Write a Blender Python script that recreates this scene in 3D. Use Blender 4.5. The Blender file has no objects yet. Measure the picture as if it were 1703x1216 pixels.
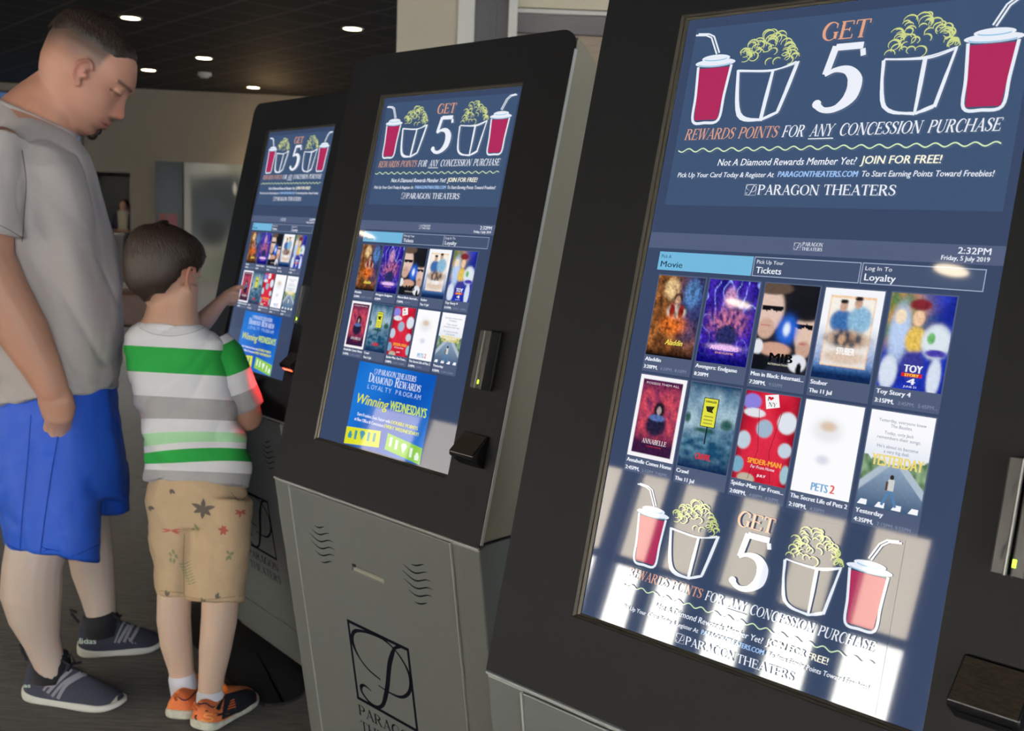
import bpy, bmesh, math, random
import numpy as np
from mathutils import Vector, Matrix, noise
from mathutils.bvhtree import BVHTree

# ------------------------------------------------------------------ camera, sky, sun, exposure
S = 0.042                      # metres per survey unit (1/9 of a kiosk screen's width)
FZ = 36.0                      # height of the survey origin above the floor, in units
F_PX, IW, IH = 1738.976, 1703.0, 1216.0
RC = np.array([[0.734358, 0.677608, 0.039573], [0.119025, -0.071156, -0.990338], [-0.668245, 0.731973, -0.132906]])
CAM = np.array([16.299693, -24.221396, -5.63285])
TH = 0.212785                  # lean of the kiosk screens
scn = bpy.context.scene
COL = scn.collection

def W(P):
    return Vector((P[0] * S, P[1] * S, (P[2] + FZ) * S))

cd = bpy.data.cameras.new('camera')
cam = bpy.data.objects.new('camera', cd)
COL.objects.link(cam)
cam.matrix_world = Matrix(((RC[0][0], -RC[1][0], -RC[2][0], 0), (RC[0][1], -RC[1][1], -RC[2][1], 0), (RC[0][2], -RC[1][2], -RC[2][2], 0), (0, 0, 0, 1)))
cam.location = W(CAM)
cd.sensor_fit = 'HORIZONTAL'; cd.sensor_width = 36.0; cd.lens = F_PX / IW * 36.0
cd.clip_start = 0.02; cd.clip_end = 300
cd.dof.use_dof = True; cd.dof.focus_distance = 1.25; cd.dof.aperture_fstop = 11.0
scn.camera = cam

world = bpy.data.worlds.new('sky'); scn.world = world; world.use_nodes = True
wn = world.node_tree.nodes; wn.clear()
wo = wn.new('ShaderNodeOutputWorld'); wb = wn.new('ShaderNodeBackground')
wb.inputs['Color'].default_value = (0.80, 0.90, 1.0, 1); wb.inputs['Strength'].default_value = 8.8
world.node_tree.links.new(wb.outputs[0], wo.inputs[0])

sun_d = bpy.data.lights.new('sun', 'SUN'); sun_d.energy = 120.0; sun_d.angle = 0.01; sun_d.color = (1, 0.97, 0.92)
sun = bpy.data.objects.new('sun', sun_d); COL.objects.link(sun)
sun.rotation_euler = (math.radians(-48), 0, math.radians(-22))

# daylight portals in the two glazed walls
for nm_, loc_, rot_, sx_, sy_ in (('front_window_portal', (-6.5, -8.9, 1.2), (-math.pi / 2, 0, 0), 17.0, 2.3), ('side_window_portal', (5.85, -3.5, 1.4), (0, -math.pi / 2, 0), 2.6, 10.8)):
    pd = bpy.data.lights.new(nm_, 'AREA'); pd.shape = 'RECTANGLE'; pd.size = sx_; pd.size_y = sy_; pd.cycles.is_portal = True
    po = bpy.data.objects.new(nm_, pd); COL.objects.link(po); po.location = loc_; po.rotation_euler = rot_

vs = scn.view_settings
vs.view_transform = 'Standard'; vs.look = 'None'; vs.exposure = 0.0; vs.gamma = 1.0; vs.use_curve_mapping = False
scn.cycles.use_denoising = True
scn.cycles.max_bounces = 8; scn.cycles.diffuse_bounces = 5; scn.cycles.glossy_bounces = 4
scn.cycles.sample_clamp_indirect = 6.0

# ------------------------------------------------------------------ helpers: geometry of the place
FH = RC[2] * np.array([1, 1, 0]); FH /= np.linalg.norm(FH)       # horizontal forward of the view
RH = np.array([FH[1], -FH[0], 0.0])                              # horizontal right
UP = np.array([0, 0, 1.0])

def ray(x, y):
    return RC.T @ np.array([(x - IW / 2) / F_PX, (y - IH / 2) / F_PX, 1.0])
def at(x, y, hd):
    """survey point seen at (x, y) on the upright plane hd units ahead of the camera"""
    d = ray(x, y); return CAM + d * (hd / np.dot(d, FH))
def ground(x, y, z=-FZ):
    d = ray(x, y); return CAM + d * ((z - CAM[2]) / d[2])
def onplane(x, y, P, n):
    d = ray(x, y); return CAM + d * (np.dot(np.asarray(P) - CAM, n) / np.dot(d, n))
def upx(hd):
    """units per photo pixel at that distance"""
    return hd / F_PX

# ------------------------------------------------------------------ helpers: objects
def tag(o, label=None, cat=None, group=None, kind=None):
    if label: o['label'] = label
    if cat: o['category'] = cat
    if group: o['group'] = group
    if kind: o['kind'] = kind
    return o
def empty(name, loc, rz=0.0, label=None, cat=None, group=None):
    o = bpy.data.objects.new(name, None); COL.objects.link(o)
    o.location = loc; o.rotation_euler = (0, 0, rz); o.empty_display_size = 0.1
    return tag(o, label, cat, group)
def link(name, me, mats=None, parent=None):
    o = bpy.data.objects.new(name, me); COL.objects.link(o)
    for m in (mats if isinstance(mats, (list, tuple)) else [mats] if mats else []): me.materials.append(m)
    if parent is not None:
        o.parent = parent
    return o
def mesh(name, verts, faces, mats=None, parent=None, smooth=False):
    me = bpy.data.meshes.new(name)
    me.from_pydata([tuple(v) for v in verts], [], [tuple(f) for f in faces])
    me.validate(); 
    if smooth: me.polygons.foreach_set('use_smooth', [True] * len(me.polygons))
    me.update()
    return link(name, me, mats, parent)
def fix_normals(o):
    bm = bmesh.new(); bm.from_mesh(o.data); bmesh.ops.recalc_face_normals(bm, faces=bm.faces); bm.to_mesh(o.data); bm.free()
    return o
def bevel(o, w, seg=2):
    m = o.modifiers.new('bevel', 'BEVEL'); m.width = w; m.segments = seg; m.limit_method = 'ANGLE'; m.angle_limit = math.radians(35)
    return o

class MB:
    """collects shapes into one mesh"""
    def __init__(s): s.v = []; s.f = []
    def add(s, verts, faces):
        n = len(s.v); s.v += [tuple(v) for v in verts]; s.f += [tuple(i + n for i in f) for f in faces]; return s
    def box(s, lo, hi, fn=None):
        c = [(x, y, z) for z in (lo[2], hi[2]) for y in (lo[1], hi[1]) for x in (lo[0], hi[0])]
        if fn: c = [fn(p) for p in c]
        return s.add(c, [(0, 2, 3, 1), (4, 5, 7, 6), (0, 1, 5, 4), (2, 6, 7, 3), (0, 4, 6, 2), (1, 3, 7, 5)])
    def obox(s, c, ax, h):
        c = np.array(c); ax = [np.array(a) for a in ax]
        return s.box((-1, -1, -1), (1, 1, 1), lambda p: c + ax[0] * h[0] * p[0] + ax[1] * h[1] * p[1] + ax[2] * h[2] * p[2])
    def prism(s, poly, fn, a, b):
        n = len(poly)
        v = [fn(p[0], p[1], a) for p in poly] + [fn(p[0], p[1], b) for p in poly]
        f = [tuple(range(n))[::-1], tuple(range(n, 2 * n))] + [(i, (i + 1) % n, n + (i + 1) % n, n + i) for i in range(n)]
        return s.add(v, f)
    def build(s, name, mats=None, parent=None, smooth=False, fix=True):
        o = mesh(name, s.v, s.f, mats, parent, smooth)
        return fix_normals(o) if fix else o

# ------------------------------------------------------------------ helpers: materials
def srgb(r, g, b):
    return tuple(((c / 255) / 12.92 if c / 255 <= 0.04045 else ((c / 255 + 0.055) / 1.055) ** 2.4) for c in (r, g, b))
MATS = {}
def mat(name, col, rough=0.6, metal=0.0, spec=0.5, emit=None, es=1.0, noise_amt=0.0, noise_scale=30.0, bump=0.0, bump_scale=60.0, stretch=(1, 1, 1), sheen=0.0, sss=0.0):
    if name in MATS: return MATS[name]
    m = bpy.data.materials.new(name); m.use_nodes = True; MATS[name] = m
    nt = m.node_tree; b = nt.nodes['Principled BSDF']
    b.inputs['Base Color'].default_value = (*col, 1); b.inputs['Roughness'].default_value = rough
    b.inputs['Metallic'].default_value = metal; b.inputs['Specular IOR Level'].default_value = spec
    if sheen: b.inputs['Sheen Weight'].default_value = sheen
    if sss:
        b.inputs['Subsurface Weight'].default_value = sss; b.inputs['Subsurface Radius'].default_value = (0.02, 0.008, 0.005); b.inputs['Subsurface Scale'].default_value = 0.4
    if emit: b.inputs['Emission Color'].default_value = (*emit, 1); b.inputs['Emission Strength'].default_value = es
    if noise_amt or bump:
        tc = nt.nodes.new('ShaderNodeTexCoord'); mp = nt.nodes.new('ShaderNodeMapping'); mp.inputs['Scale'].default_value = stretch
        nt.links.new(tc.outputs['Object'], mp.inputs['Vector'])
    if noise_amt:
        nz = nt.nodes.new('ShaderNodeTexNoise'); nz.inputs['Scale'].default_value = noise_scale; nz.inputs['Detail'].default_value = 4
        nt.links.new(mp.outputs[0], nz.inputs['Vector'])
        rp = nt.nodes.new('ShaderNodeValToRGB')
        rp.color_ramp.elements[0].position = 0.3; rp.color_ramp.elements[1].position = 0.7
        rp.color_ramp.elements[0].color = (*[c * (1 - noise_amt) for c in col], 1); rp.color_ramp.elements[1].color = (*[min(1, c * (1 + noise_amt)) for c in col], 1)
        nt.links.new(nz.outputs[0], rp.inputs[0]); nt.links.new(rp.outputs[0], b.inputs['Base Color'])
    if bump:
        nb = nt.nodes.new('ShaderNodeTexNoise'); nb.inputs['Scale'].default_value = bump_scale; nb.inputs['Detail'].default_value = 3
        nt.links.new(mp.outputs[0], nb.inputs['Vector'])
        bp = nt.nodes.new('ShaderNodeBump'); bp.inputs['Strength'].default_value = bump; bp.inputs['Distance'].default_value = 0.01
        nt.links.new(nb.outputs[0], bp.inputs['Height']); nt.links.new(bp.outputs[0], b.inputs['Normal'])
    return m
def attr_mat(name, attr='Col', rough=0.6, spec=0.4, emit=False, bump=0.0, bump_scale=200.0, sss=0.0):
    if name in MATS: return MATS[name]
    m = bpy.data.materials.new(name); m.use_nodes = True; MATS[name] = m
    nt = m.node_tree; b = nt.nodes['Principled BSDF']
    a = nt.nodes.new('ShaderNodeAttribute'); a.attribute_name = attr
    b.inputs['Roughness'].default_value = rough; b.inputs['Specular IOR Level'].default_value = spec
    if emit:
        b.inputs['Base Color'].default_value = (0, 0, 0, 1)
        nt.links.new(a.outputs['Color'], b.inputs['Emission Color']); b.inputs['Emission Strength'].default_value = 1.0
    else:
        nt.links.new(a.outputs['Color'], b.inputs['Base Color'])
    if sss:
        b.inputs['Subsurface Weight'].default_value = sss; b.inputs['Subsurface Radius'].default_value = (0.02, 0.008, 0.005); b.inputs['Subsurface Scale'].default_value = 0.35
    if bump:
        nb = nt.nodes.new('ShaderNodeTexNoise'); nb.inputs['Scale'].default_value = bump_scale
        bp = nt.nodes.new('ShaderNodeBump'); bp.inputs['Strength'].default_value = bump; bp.inputs['Distance'].default_value = 0.004
        nt.links.new(nb.outputs[0], bp.inputs['Height']); nt.links.new(bp.outputs[0], b.inputs['Normal'])
    return m
def set_col(me, cols, name='Col'):
    a = me.color_attributes.new(name, 'FLOAT_COLOR', 'POINT')
    arr = np.ones((len(me.vertices), 4), dtype=np.float32); arr[:, :3] = np.asarray(cols, dtype=np.float32)[:, :3]
    a.data.foreach_set('color', arr.ravel())

M_BLACK = mat('black_powder_coat', srgb(15, 16, 19), 0.55, 0, 0.16, noise_amt=0.06, noise_scale=900)
M_SILVER = mat('silver_paint', srgb(108, 112, 110), 0.42, 0.35, 0.5, noise_amt=0.05, noise_scale=500)
M_SIDE = mat('silver_side_wall_glow', srgb(132, 127, 112), 0.42, 0.3, 0.5, noise_amt=0.05, noise_scale=500)  # warm wall reflection is put into the silver of the upper sides
M_PANEL = mat('silver_panel_paint', srgb(108, 112, 111), 0.45, 0.35, 0.5, noise_amt=0.06, noise_scale=700)
M_EDGE = mat('metal_rail_edge_highlight', srgb(184, 186, 184), 0.35, 0.25)  # pale colour carries edge and seam highlights; also used for the swipe rail
M_INK = mat('black_print', srgb(16, 16, 24), 0.5)
M_GLOSSBLACK = mat('gloss_black_plastic', srgb(18, 18, 20), 0.22)
M_SATIN = mat('satin_black_plastic', srgb(34, 34, 35), 0.4)
M_BRONZE = mat('brown_black_trim', srgb(62, 58, 50), 0.35, 0.3)
M_SCRATCH = mat('scratched_scanner_top', srgb(48, 42, 34), 0.35, 0.2, noise_amt=0.6, noise_scale=120, stretch=(1, 6, 1))
M_SCREEN = attr_mat('screen_image', 'Col', 0.03, 0.5, emit=True)
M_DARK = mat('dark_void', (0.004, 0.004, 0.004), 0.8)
# ------------------------------------------------------------------ the setting
ZC = 3.5                                                   # ceiling height, metres
def groundm(x, y, zm):
    P = ground(x, y, zm / S - FZ); return W(P)
wa = np.array(groundm(5, 137, ZC)); wbp = np.array(groundm(435, 157, ZC))
WD = (wbp - wa); WD[2] = 0; WD /= np.linalg.norm(WD)         # along the far wall
WN = np.array([WD[1], -WD[0], 0.0])                        # its normal, towards the room
if np.dot(WN, np.array(cam.location) - wa) < 0: WN = -WN
def wallpt(x, y, off=0.0):
    d = ray(x, y); C = np.array(cam.location); Q = wa + WN * off
    return C + d * (np.dot(Q - C, WN) / np.dot(d, WN))
def wl(p):                                                 # (along wall, height)
    return float(np.dot(np.asarray(p) - wa, WD)), float(p[2])
def wallbox(mb, a0, a1, z0, z1, n0, n1):
    return mb.box((a0, n0, z0), (a1, n1, z1), lambda p: (wa[0] + WD[0] * p[0] + WN[0] * p[1], wa[1] + WD[1] * p[0] + WN[1] * p[1], p[2]))

M_CARPET = bpy.data.materials.new('streaked_brown_carpet'); M_CARPET.use_nodes = True
nt = M_CARPET.node_tree; b = nt.nodes['Principled BSDF']; b.inputs['Roughness'].default_value = 0.95; b.inputs['Specular IOR Level'].default_value = 0.15
b.inputs['Sheen Weight'].default_value = 0.25
tc = nt.nodes.new('ShaderNodeTexCoord'); mp = nt.nodes.new('ShaderNodeMapping'); mp.inputs['Rotation'].default_value = (0, 0, -math.atan2(RH[1], RH[0])); mp.inputs['Scale'].default_value = (5, 42, 1)
nz = nt.nodes.new('ShaderNodeTexNoise'); nz.inputs['Scale'].default_value = 2.2; nz.inputs['Detail'].default_value = 6; nz.inputs['Roughness'].default_value = 0.75
mp.vector_type = 'POINT'
rp = nt.nodes.new('ShaderNodeValToRGB'); rp.color_ramp.elements[0].position = 0.40; rp.color_ramp.elements[1].position = 0.62
rp.color_ramp.elements[0].color = (*srgb(26, 23, 20), 1); rp.color_ramp.elements[1].color = (*srgb(76, 68, 58), 1)
rot = nt.nodes.new('ShaderNodeMapping'); rot.inputs['Rotation'].default_value = (0, 0, -math.atan2(RH[1], RH[0]))
mp.inputs['Rotation'].default_value = (0, 0, 0)
nt.links.new(tc.outputs['Object'], rot.inputs[0]); nt.links.new(rot.outputs[0], mp.inputs[0]); nt.links.new(mp.outputs[0], nz.inputs['Vector']); nt.links.new(nz.outputs[0], rp.inputs[0]); nt.links.new(rp.outputs[0], b.inputs['Base Color'])
nb = nt.nodes.new('ShaderNodeTexNoise'); nb.inputs['Scale'].default_value = 260
bp = nt.nodes.new('ShaderNodeBump'); bp.inputs['Strength'].default_value = 0.5; bp.inputs['Distance'].default_value = 0.005
nt.links.new(nb.outputs[0], bp.inputs['Height']); nt.links.new(bp.outputs[0], b.inputs['Normal'])

M_CEIL = bpy.data.materials.new('black_ceiling_tile'); M_CEIL.use_nodes = True
nt = M_CEIL.node_tree; b = nt.nodes['Principled BSDF']; b.inputs['Roughness'].default_value = 0.7; b.inputs['Specular IOR Level'].default_value = 0.25
tc = nt.nodes.new('ShaderNodeTexCoord'); rot = nt.nodes.new('ShaderNodeMapping'); rot.inputs['Rotation'].default_value = (0, 0, math.radians(6.7))
br = nt.nodes.new('ShaderNodeTexBrick'); br.offset = 0.0; br.inputs['Scale'].default_value = 1.0; br.inputs['Brick Width'].default_value = 0.61; br.inputs['Row Height'].default_value = 0.61
br.inputs['Mortar Size'].default_value = 0.02; br.inputs['Color1'].default_value = (0.006, 0.006, 0.007, 1); br.inputs['Color2'].default_value = (0.008, 0.008, 0.009, 1); br.inputs['Mortar'].default_value = (0.06, 0.055, 0.052, 1)
nt.links.new(tc.outputs['Object'], rot.inputs[0]); nt.links.new(rot.outputs[0], br.inputs['Vector']); nt.links.new(br.outputs['Color'], b.inputs['Base Color'])

M_WALL = mat('taupe_wall_paint', srgb(108, 102, 94), 0.85, 0, 0.2, noise_amt=0.02, noise_scale=4)
M_COLUMN = mat('warm_white_column_paint', srgb(158, 150, 137), 0.8, 0, 0.2)
M_WHITE = mat('white_trim_paint', srgb(206, 204, 198), 0.5)
M_FRAME = mat('dark_bronze_window_frame', srgb(58, 58, 62), 0.45, 0.2)
M_CREAM = mat('cream_header_panel', srgb(196, 188, 166), 0.7)

fl = MB().box((-34, -9.15, -0.1), (6.1, 18, 0.0)).build('floor', M_CARPET); tag(fl, kind='structure')
ce = MB().box((-34, -9.15, ZC), (6.1, 18, ZC + 0.1)).build('ceiling', M_CEIL); tag(ce, kind='structure')

# far wall with the doorway recess
dR, zD = wl(wallpt(216, 288)); dL = dR - 1.25
far = MB()
wallbox(far, -16, dL, 0, ZC, -0.2, 0); wallbox(far, dR, 14, 0, ZC, -0.2, 0); wallbox(far, dL, dR, zD, ZC, -0.2, 0)
tag(far.build('wall_back', M_WALL), kind='structure')
al = MB()
wallbox(al, dL - 0.05, dR + 0.05, 0, zD + 0.05, -2.3, -2.2); wallbox(al, dL - 0.1, dL, 0, zD, -2.2, -0.2); wallbox(al, dR, dR + 0.1, 0, zD, -2.2, -0.2); wallbox(al, dL - 0.1, dR + 0.1, zD, zD + 0.1, -2.2, -0.2)
tag(al.build('wall_alcove', mat('grey_alcove_paint', srgb(112, 110, 106), 0.85)), kind='structure')
wr = MB().box((6.0, -9.15, 2.7), (6.15, 18, ZC)).box((6.0, 2.0, 0), (6.15, 18, 2.7)).build('wall_right', M_WALL); tag(wr, kind='structure')
sm = MB()
for yy in np.arange(-9.0, 2.01, 1.5): sm.box((6.0, yy - 0.04, 0), (6.12, yy + 0.04, 2.7))
sm.box((6.0, -9, 0), (6.12, 2, 0.1)); sm.box((6.0, -9, 2.2), (6.12, 2, 2.27))
tag(sm.build('window_3', mat('dark_bronze_window_frame', srgb(58, 58, 62), 0.45, 0.2)), kind='structure')

# window wall behind the photographer: narrow panes between dark mullions, head at 2.45 m, transom at 1.4 m
YW = -9.0
edges = [(-6.03, -5.63), (-5.46, -5.01), (-4.74, -4.28), (-4.05, -3.56), (-3.30, -2.73), (-2.36, -1.55), (-1.2, -0.35), (0.0, 0.85)]
x = -6.27
while x > -8: edges.insert(0, (x - 0.46, x)); x -= 0.68
edges = [(-13.25, -11.87), (-11.7, -10.3), (-10.1, -8.75)] + [e_ for e_ in edges if e_[0] > -8.6]
ZH = 2.36
ww = MB()
ww.box((-34, YW - 0.15, ZH), (6.1, YW, ZC)); ww.box((-34, YW - 0.15, 0), (edges[0][0], YW, ZH)); ww.box((edges[-1][1], YW - 0.15, 0), (6.1, YW, ZH))
tag(ww.build('wall_front', mat('dark_soffit_paint', srgb(70, 68, 66), 0.8)), kind='structure')
mu = MB()
for (a, b_), (c, d) in zip(edges[:-1], edges[1:]): mu.box((b_, YW - 0.12, 0), (c, YW, ZH))
for (a, b_) in edges: mu.box((a, YW - 0.1, 1.30), (b_, YW - 0.02, 1.40)); mu.box((a, YW - 0.1, 0), (b_, YW - 0.02, 0.12))
tag(mu.build('window_2', M_FRAME), kind='structure')

# outdoors, seen only as the reflection in the screens
g = MB().box((-60, -80, -0.15), (40, YW - 0.16, -0.05)).box((6.16, YW - 0.16, -0.15), (40, 40, -0.05)).build('ground_outside', mat('sunlit_concrete', srgb(184, 184, 182), 0.9, noise_amt=0.15, noise_scale=0.6)); tag(g, kind='structure')
fa = empty('building', (-14, -23, -0.05), 0, 'tan stucco building over brick and white base outside the windows', 'building')
MB().box((-26, 0, 0), (-0.7, 6, 1.75)).build('brick_base', mat('red_brick', srgb(120, 92, 84), 0.9, noise_amt=0.3, noise_scale=3), fa)
MB().box((-0.7, -0.05, 0), (34, 6, 1.75)).build('added_white_base', mat('white_render', srgb(236, 234, 228), 0.9, noise_amt=0.1, noise_scale=1.5), fa)  # white base added to brighten the lower part of the screen reflections
MB().box((-26, -0.1, 1.75), (-4.0, 6, 5.5)).build('wing_wall', mat('brown_grey_stucco', srgb(118, 110, 98), 0.9), fa)
MB().box((-4.0, -0.1, 1.75), (34, 6, 5.5)).build('stucco_wall', mat('tan_stucco', srgb(168, 156, 136), 0.9, noise_amt=0.08), fa)
for k, xx in enumerate((3.2, 8.6)):
    MB().box((xx, 0.0, 0.3), (xx + 2.2, 0.2, 2.6), lambda p: (p[0], p[1] + 0.01 - 0.2 * (p[1] > 0) - 0.1 * (p[1] == 0), p[2])).build('dark_shop_window', mat('dark_shop_glass', (0.02, 0.025, 0.03), 0.1), fa)
gs = MB().box((-9.5, -16.5, -0.049), (-6.2, -13.5, 0.02)).build('lawn', mat('grass_green', srgb(86, 120, 60), 0.9, noise_amt=0.4, noise_scale=12)); tag(gs, 'small green lawn strip outside the windows', 'grass', kind='stuff')

# column and window frame behind the kiosks
HD2 = 150.0
def hbox(mb, x0, x1, z0, z1, d0, d1):
    """upright box across the view between photo columns x0..x1 (measured near the picture's top)"""
    a = at(x0, 30, HD2); c = at(x1, 30, HD2); a[2] = c[2] = 0
    A = [a, c, c + FH * 0 , a]
    lo = np.dot(a, RH); hi = np.dot(c, RH); base = np.dot(a, FH)
    return mb.box((lo, d0, z0), (hi, d1, z1), lambda p: tuple(np.array([*(((RH * p[0] + FH * (base + p[1] / S)) * S)[:2]), p[2]])))
def zat(y, x=900, d=0.0): return float(W(at(x, y, HD2 + d / S))[2])
c1 = MB(); hbox(c1, 660.5, 762, 0, ZC, 0, 1.2); tag(c1.build('wall_pier', M_COLUMN), kind='structure')
t1 = MB(); hbox(t1, 762.2, 789.5, 0, ZC, -0.03, 0.6); tag(t1.build('trim_1', M_WHITE), kind='structure')
f1 = MB(); hbox(f1, 789.7, 846, 0, ZC, 0.0, 0.3); hbox(f1, 820, 826, 0, ZC, -0.05, 0.0); tag(f1.build('window_1', M_FRAME), kind='structure')
t2 = MB(); hbox(t2, 846.2, 860.5, 0, ZC, -0.06, 0.3); tag(t2.build('trim_2', M_WHITE), kind='structure')
hp = MB(); hbox(hp, 860.7, 2500, zat(13), ZC, 0.0, 0.3); tag(hp.build('wall_header', M_CREAM), kind='structure')
h2 = MB(); hbox(h2, 860.7, 2500, zat(16.2), zat(13.2), 0.04, 0.3); tag(h2.build('trim_3', M_FRAME), kind='structure')
h3 = MB(); hbox(h3, 860.7, 2500, zat(23), zat(16.4), -0.02, 0.3); tag(h3.build('trim_4', M_WHITE), kind='structure')
h4 = MB(); hbox(h4, 860.7, 2500, zat(54), zat(23.2), 0.02, 0.3); tag(h4.build('trim_5', mat('grey_band', srgb(84, 80, 84), 0.7)), kind='structure')
h5 = MB(); hbox(h5, 860.7, 2500, 0, zat(54.2), 0.06, 0.3); tag(h5.build('wall_panel', mat('brown_lower_panel', srgb(120, 108, 94), 0.7, noise_amt=0.15, noise_scale=6, stretch=(1, 1, 14))), kind='structure')

# ceiling lights
M_LAMP = mat('warm_lamp_lens', (0.9, 0.85, 0.75), 0.4, emit=(1.0, 0.82, 0.55), es=26.0)
M_RING = mat('lamp_trim_ring', srgb(120, 112, 100), 0.5)
def disc(mb, c, r0, r1, z0, z1, n=28):
    v = []; f = []
    for k in range(n):
        a = 2 * math.pi * k / n
        for r, z in ((r0, z0), (r1, z0), (r1, z1), (r0, z1)): v.append((c[0] + r * math.cos(a), c[1] + r * math.sin(a), z))
    for k in range(n):
        j = (k + 1) % n
        for q in range(4): f.append((4 * k + q, 4 * j + q, 4 * j + (q + 1) % 4, 4 * k + (q + 1) % 4))
    return mb.add(v, f)
def downlight(P, label, spot=0.0):
    t = empty('recessed_downlight', (P[0], P[1], ZC), 0, label, 'ceiling light', 'recessed ceiling downlights')
    disc(MB(), (0, 0), 0.105, 0.135, -0.012, 0.0).build('trim_ring', M_RING, t)
    disc(MB(), (0, 0), 0.002, 0.105, -0.006, -0.002).build('lamp_lens', M_LAMP, t)
    if spot:
        ld = bpy.data.lights.new('downlight_lamp', 'SPOT'); ld.energy = spot; ld.color = (1, 0.74, 0.45); ld.spot_size = math.radians(115); ld.spot_blend = 0.9; ld.shadow_soft_size = 0.08
        lo = bpy.data.objects.new('downlight_lamp', ld); COL.objects.link(lo); lo.parent = t; lo.location = (0, 0, -0.03)
for (px, lb, sp) in (((217, 29), 'recessed ceiling downlight just right of the man\'s crown', 90), ((586, 47), 'recessed ceiling downlight left of the pale column, above middle kiosk', 90),
                     ((339, 96), 'recessed ceiling downlight above the small ceiling detector', 110), ((247, 116), 'recessed ceiling downlight right of the man\'s forehead', 110),
                     ((421, 145), 'recessed ceiling downlight nearest the far wall, above the far kiosk', 260)):
    downlight(groundm(*px, ZC), lb, sp)
for i, (px, py, lb) in enumerate(((-1.75, -5.35, 'ceiling downlight mirrored at the right of the nearest screen\'s tabs'), (-3.75, -6.3, 'ceiling downlight mirrored in the second poster of the nearest screen'), (-8.6, -4.72, 'ceiling downlight mirrored in the middle screen\'s blue tab'))):
    downlight((px, py), lb, 60)
P = groundm(340, 121, ZC)
sd = MB(); disc(sd, (0, 0), 0.002, 0.11, -0.05, 0.0); disc(sd, (0, 0), 0.002, 0.07, -0.08, -0.04)
o = sd.build('smoke_detector', mat('detector_grey', srgb(150, 146, 140), 0.6)); o.location = (P[0], P[1], ZC); tag(o, 'small round pale smoke detector on the black ceiling', 'smoke detector')
# warm wall washer that tints the far wall above the poster
wp = wallpt(450, 225, 0.8)
ld = bpy.data.lights.new('wall_washer_lamp', 'POINT'); ld.energy = 24; ld.color = (1, 0.66, 0.32); ld.shadow_soft_size = 0.12
lo = bpy.data.objects.new('wall_washer_lamp', ld); COL.objects.link(lo); lo.location = wp

# posters on the far wall
def wall_poster(name, x0, x1, y0, y1, label, fn, off=0.03, nx=40, ny=50):
    a = np.array(wallpt(x0, y0, off)); c = np.array(wallpt(x1, y0, off)); e = np.array(wallpt(x0, y1, off))
    c[2] = a[2]
    t = empty(name, tuple(a * [1, 1, 0] + [0, 0, e[2]]), 0, label, 'poster')
    o0 = np.array(t.location)
    v = []; cl = []; f = []
    for j in range(ny + 1):
        for i in range(nx + 1):
            q = a + (c - a) * i / nx; q = np.array([q[0], q[1], a[2] + (e[2] - a[2]) * j / ny]); v.append(q - o0 + WN * 0.012); cl.append(tuple(c_ * 0.62 for c_ in fn(i / nx, j / ny)))
    for j in range(ny):
        for i in range(nx): k = j * (nx + 1) + i; f.append((k, k + 1, k + nx + 2, k + nx + 1))
    o = mesh('print', v, f, attr_mat('poster_print', 'Col', 0.5, 0.3), t); set_col(o.data, cl)
    w = np.linalg.norm((c - a)[:2]); b0 = MB()
    b0.box((-0.006, -0.02, 0), (w + 0.006, 0.008, a[2] - e[2] + 0.0), lambda p: tuple(WD * p[0] + WN * p[1] + np.array([0, 0, p[2]])))
    b0.build('backing_board', mat('dark_poster_board', srgb(40, 46, 50), 0.6), t)
    return t
def mix(a, b_, t): t = min(1, max(0, t)); return tuple(a[i] * (1 - t) + b_[i] * t for i in range(3))
def nzv(x, y, s, o=0.0): return noise.noise(Vector((x * s + o, y * s - o, o * 1.7)))
def blob(x, y, cx, cy, rx, ry, soft=1.0):
    d = ((x - cx) / rx) ** 2 + ((y - cy) / ry) ** 2
    return 1.0 / (1.0 + math.exp(min(60, (d - 1) * 8 / soft)))
def pdark(x, y):
    c = mix(srgb(34, 46, 58), srgb(78, 92, 106), blob(x, y, 0.45, 0.34, 0.5, 0.25, 6)); c = mix(c, srgb(20, 24, 34), (y - 0.45) * 3)
    r = 0.0
    if 0.36 < y < 0.47 and 0.12 < x < 0.82: r = 0.55 if (int(x * 23) % 3) else 0.15
    if 0.44 < y < 0.50 and 0.36 < x < 0.58: r = 0.55 if (int(x * 23) % 3) else 0.2
    return mix(c, srgb(168, 22, 30), r)
def ppale(x, y):
    c = mix(srgb(150, 160, 156), srgb(104, 116, 118), 0.5 + nzv(x, y, 3.0, 2))
    c = mix(c, srgb(196, 204, 206), blob(x, y, 0.35, 0.04, 0.35, 0.06, 3))
    c = mix(c, srgb(38, 50, 66), blob(x, y, 0.62, 0.27, 0.62, 0.2, 2.0)); c = mix(c, srgb(60, 74, 92), blob(x, y, 0.34, 0.40, 0.32, 0.16, 3))
    c = mix(c, srgb(34, 42, 56), blob(x, y, 0.47, 0.48, 0.2, 0.09, 3))
    c = mix(c, srgb(176, 182, 184), blob(x, y, 0.03, 0.40, 0.08, 0.36, 2)); c = mix(c, srgb(210, 220, 226), blob(x, y, 0.80, 0.17, 0.025, 0.04, 2))
    return c
wall_poster('poster', 259, 303.5, 268, 500, 'dark blue-grey poster with blurred red lettering on the far wall', pdark)
wall_poster('poster', 306.5, 412, 270, 505, 'pale and slate poster on the far wall beside the far kiosk', ppale)

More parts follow.
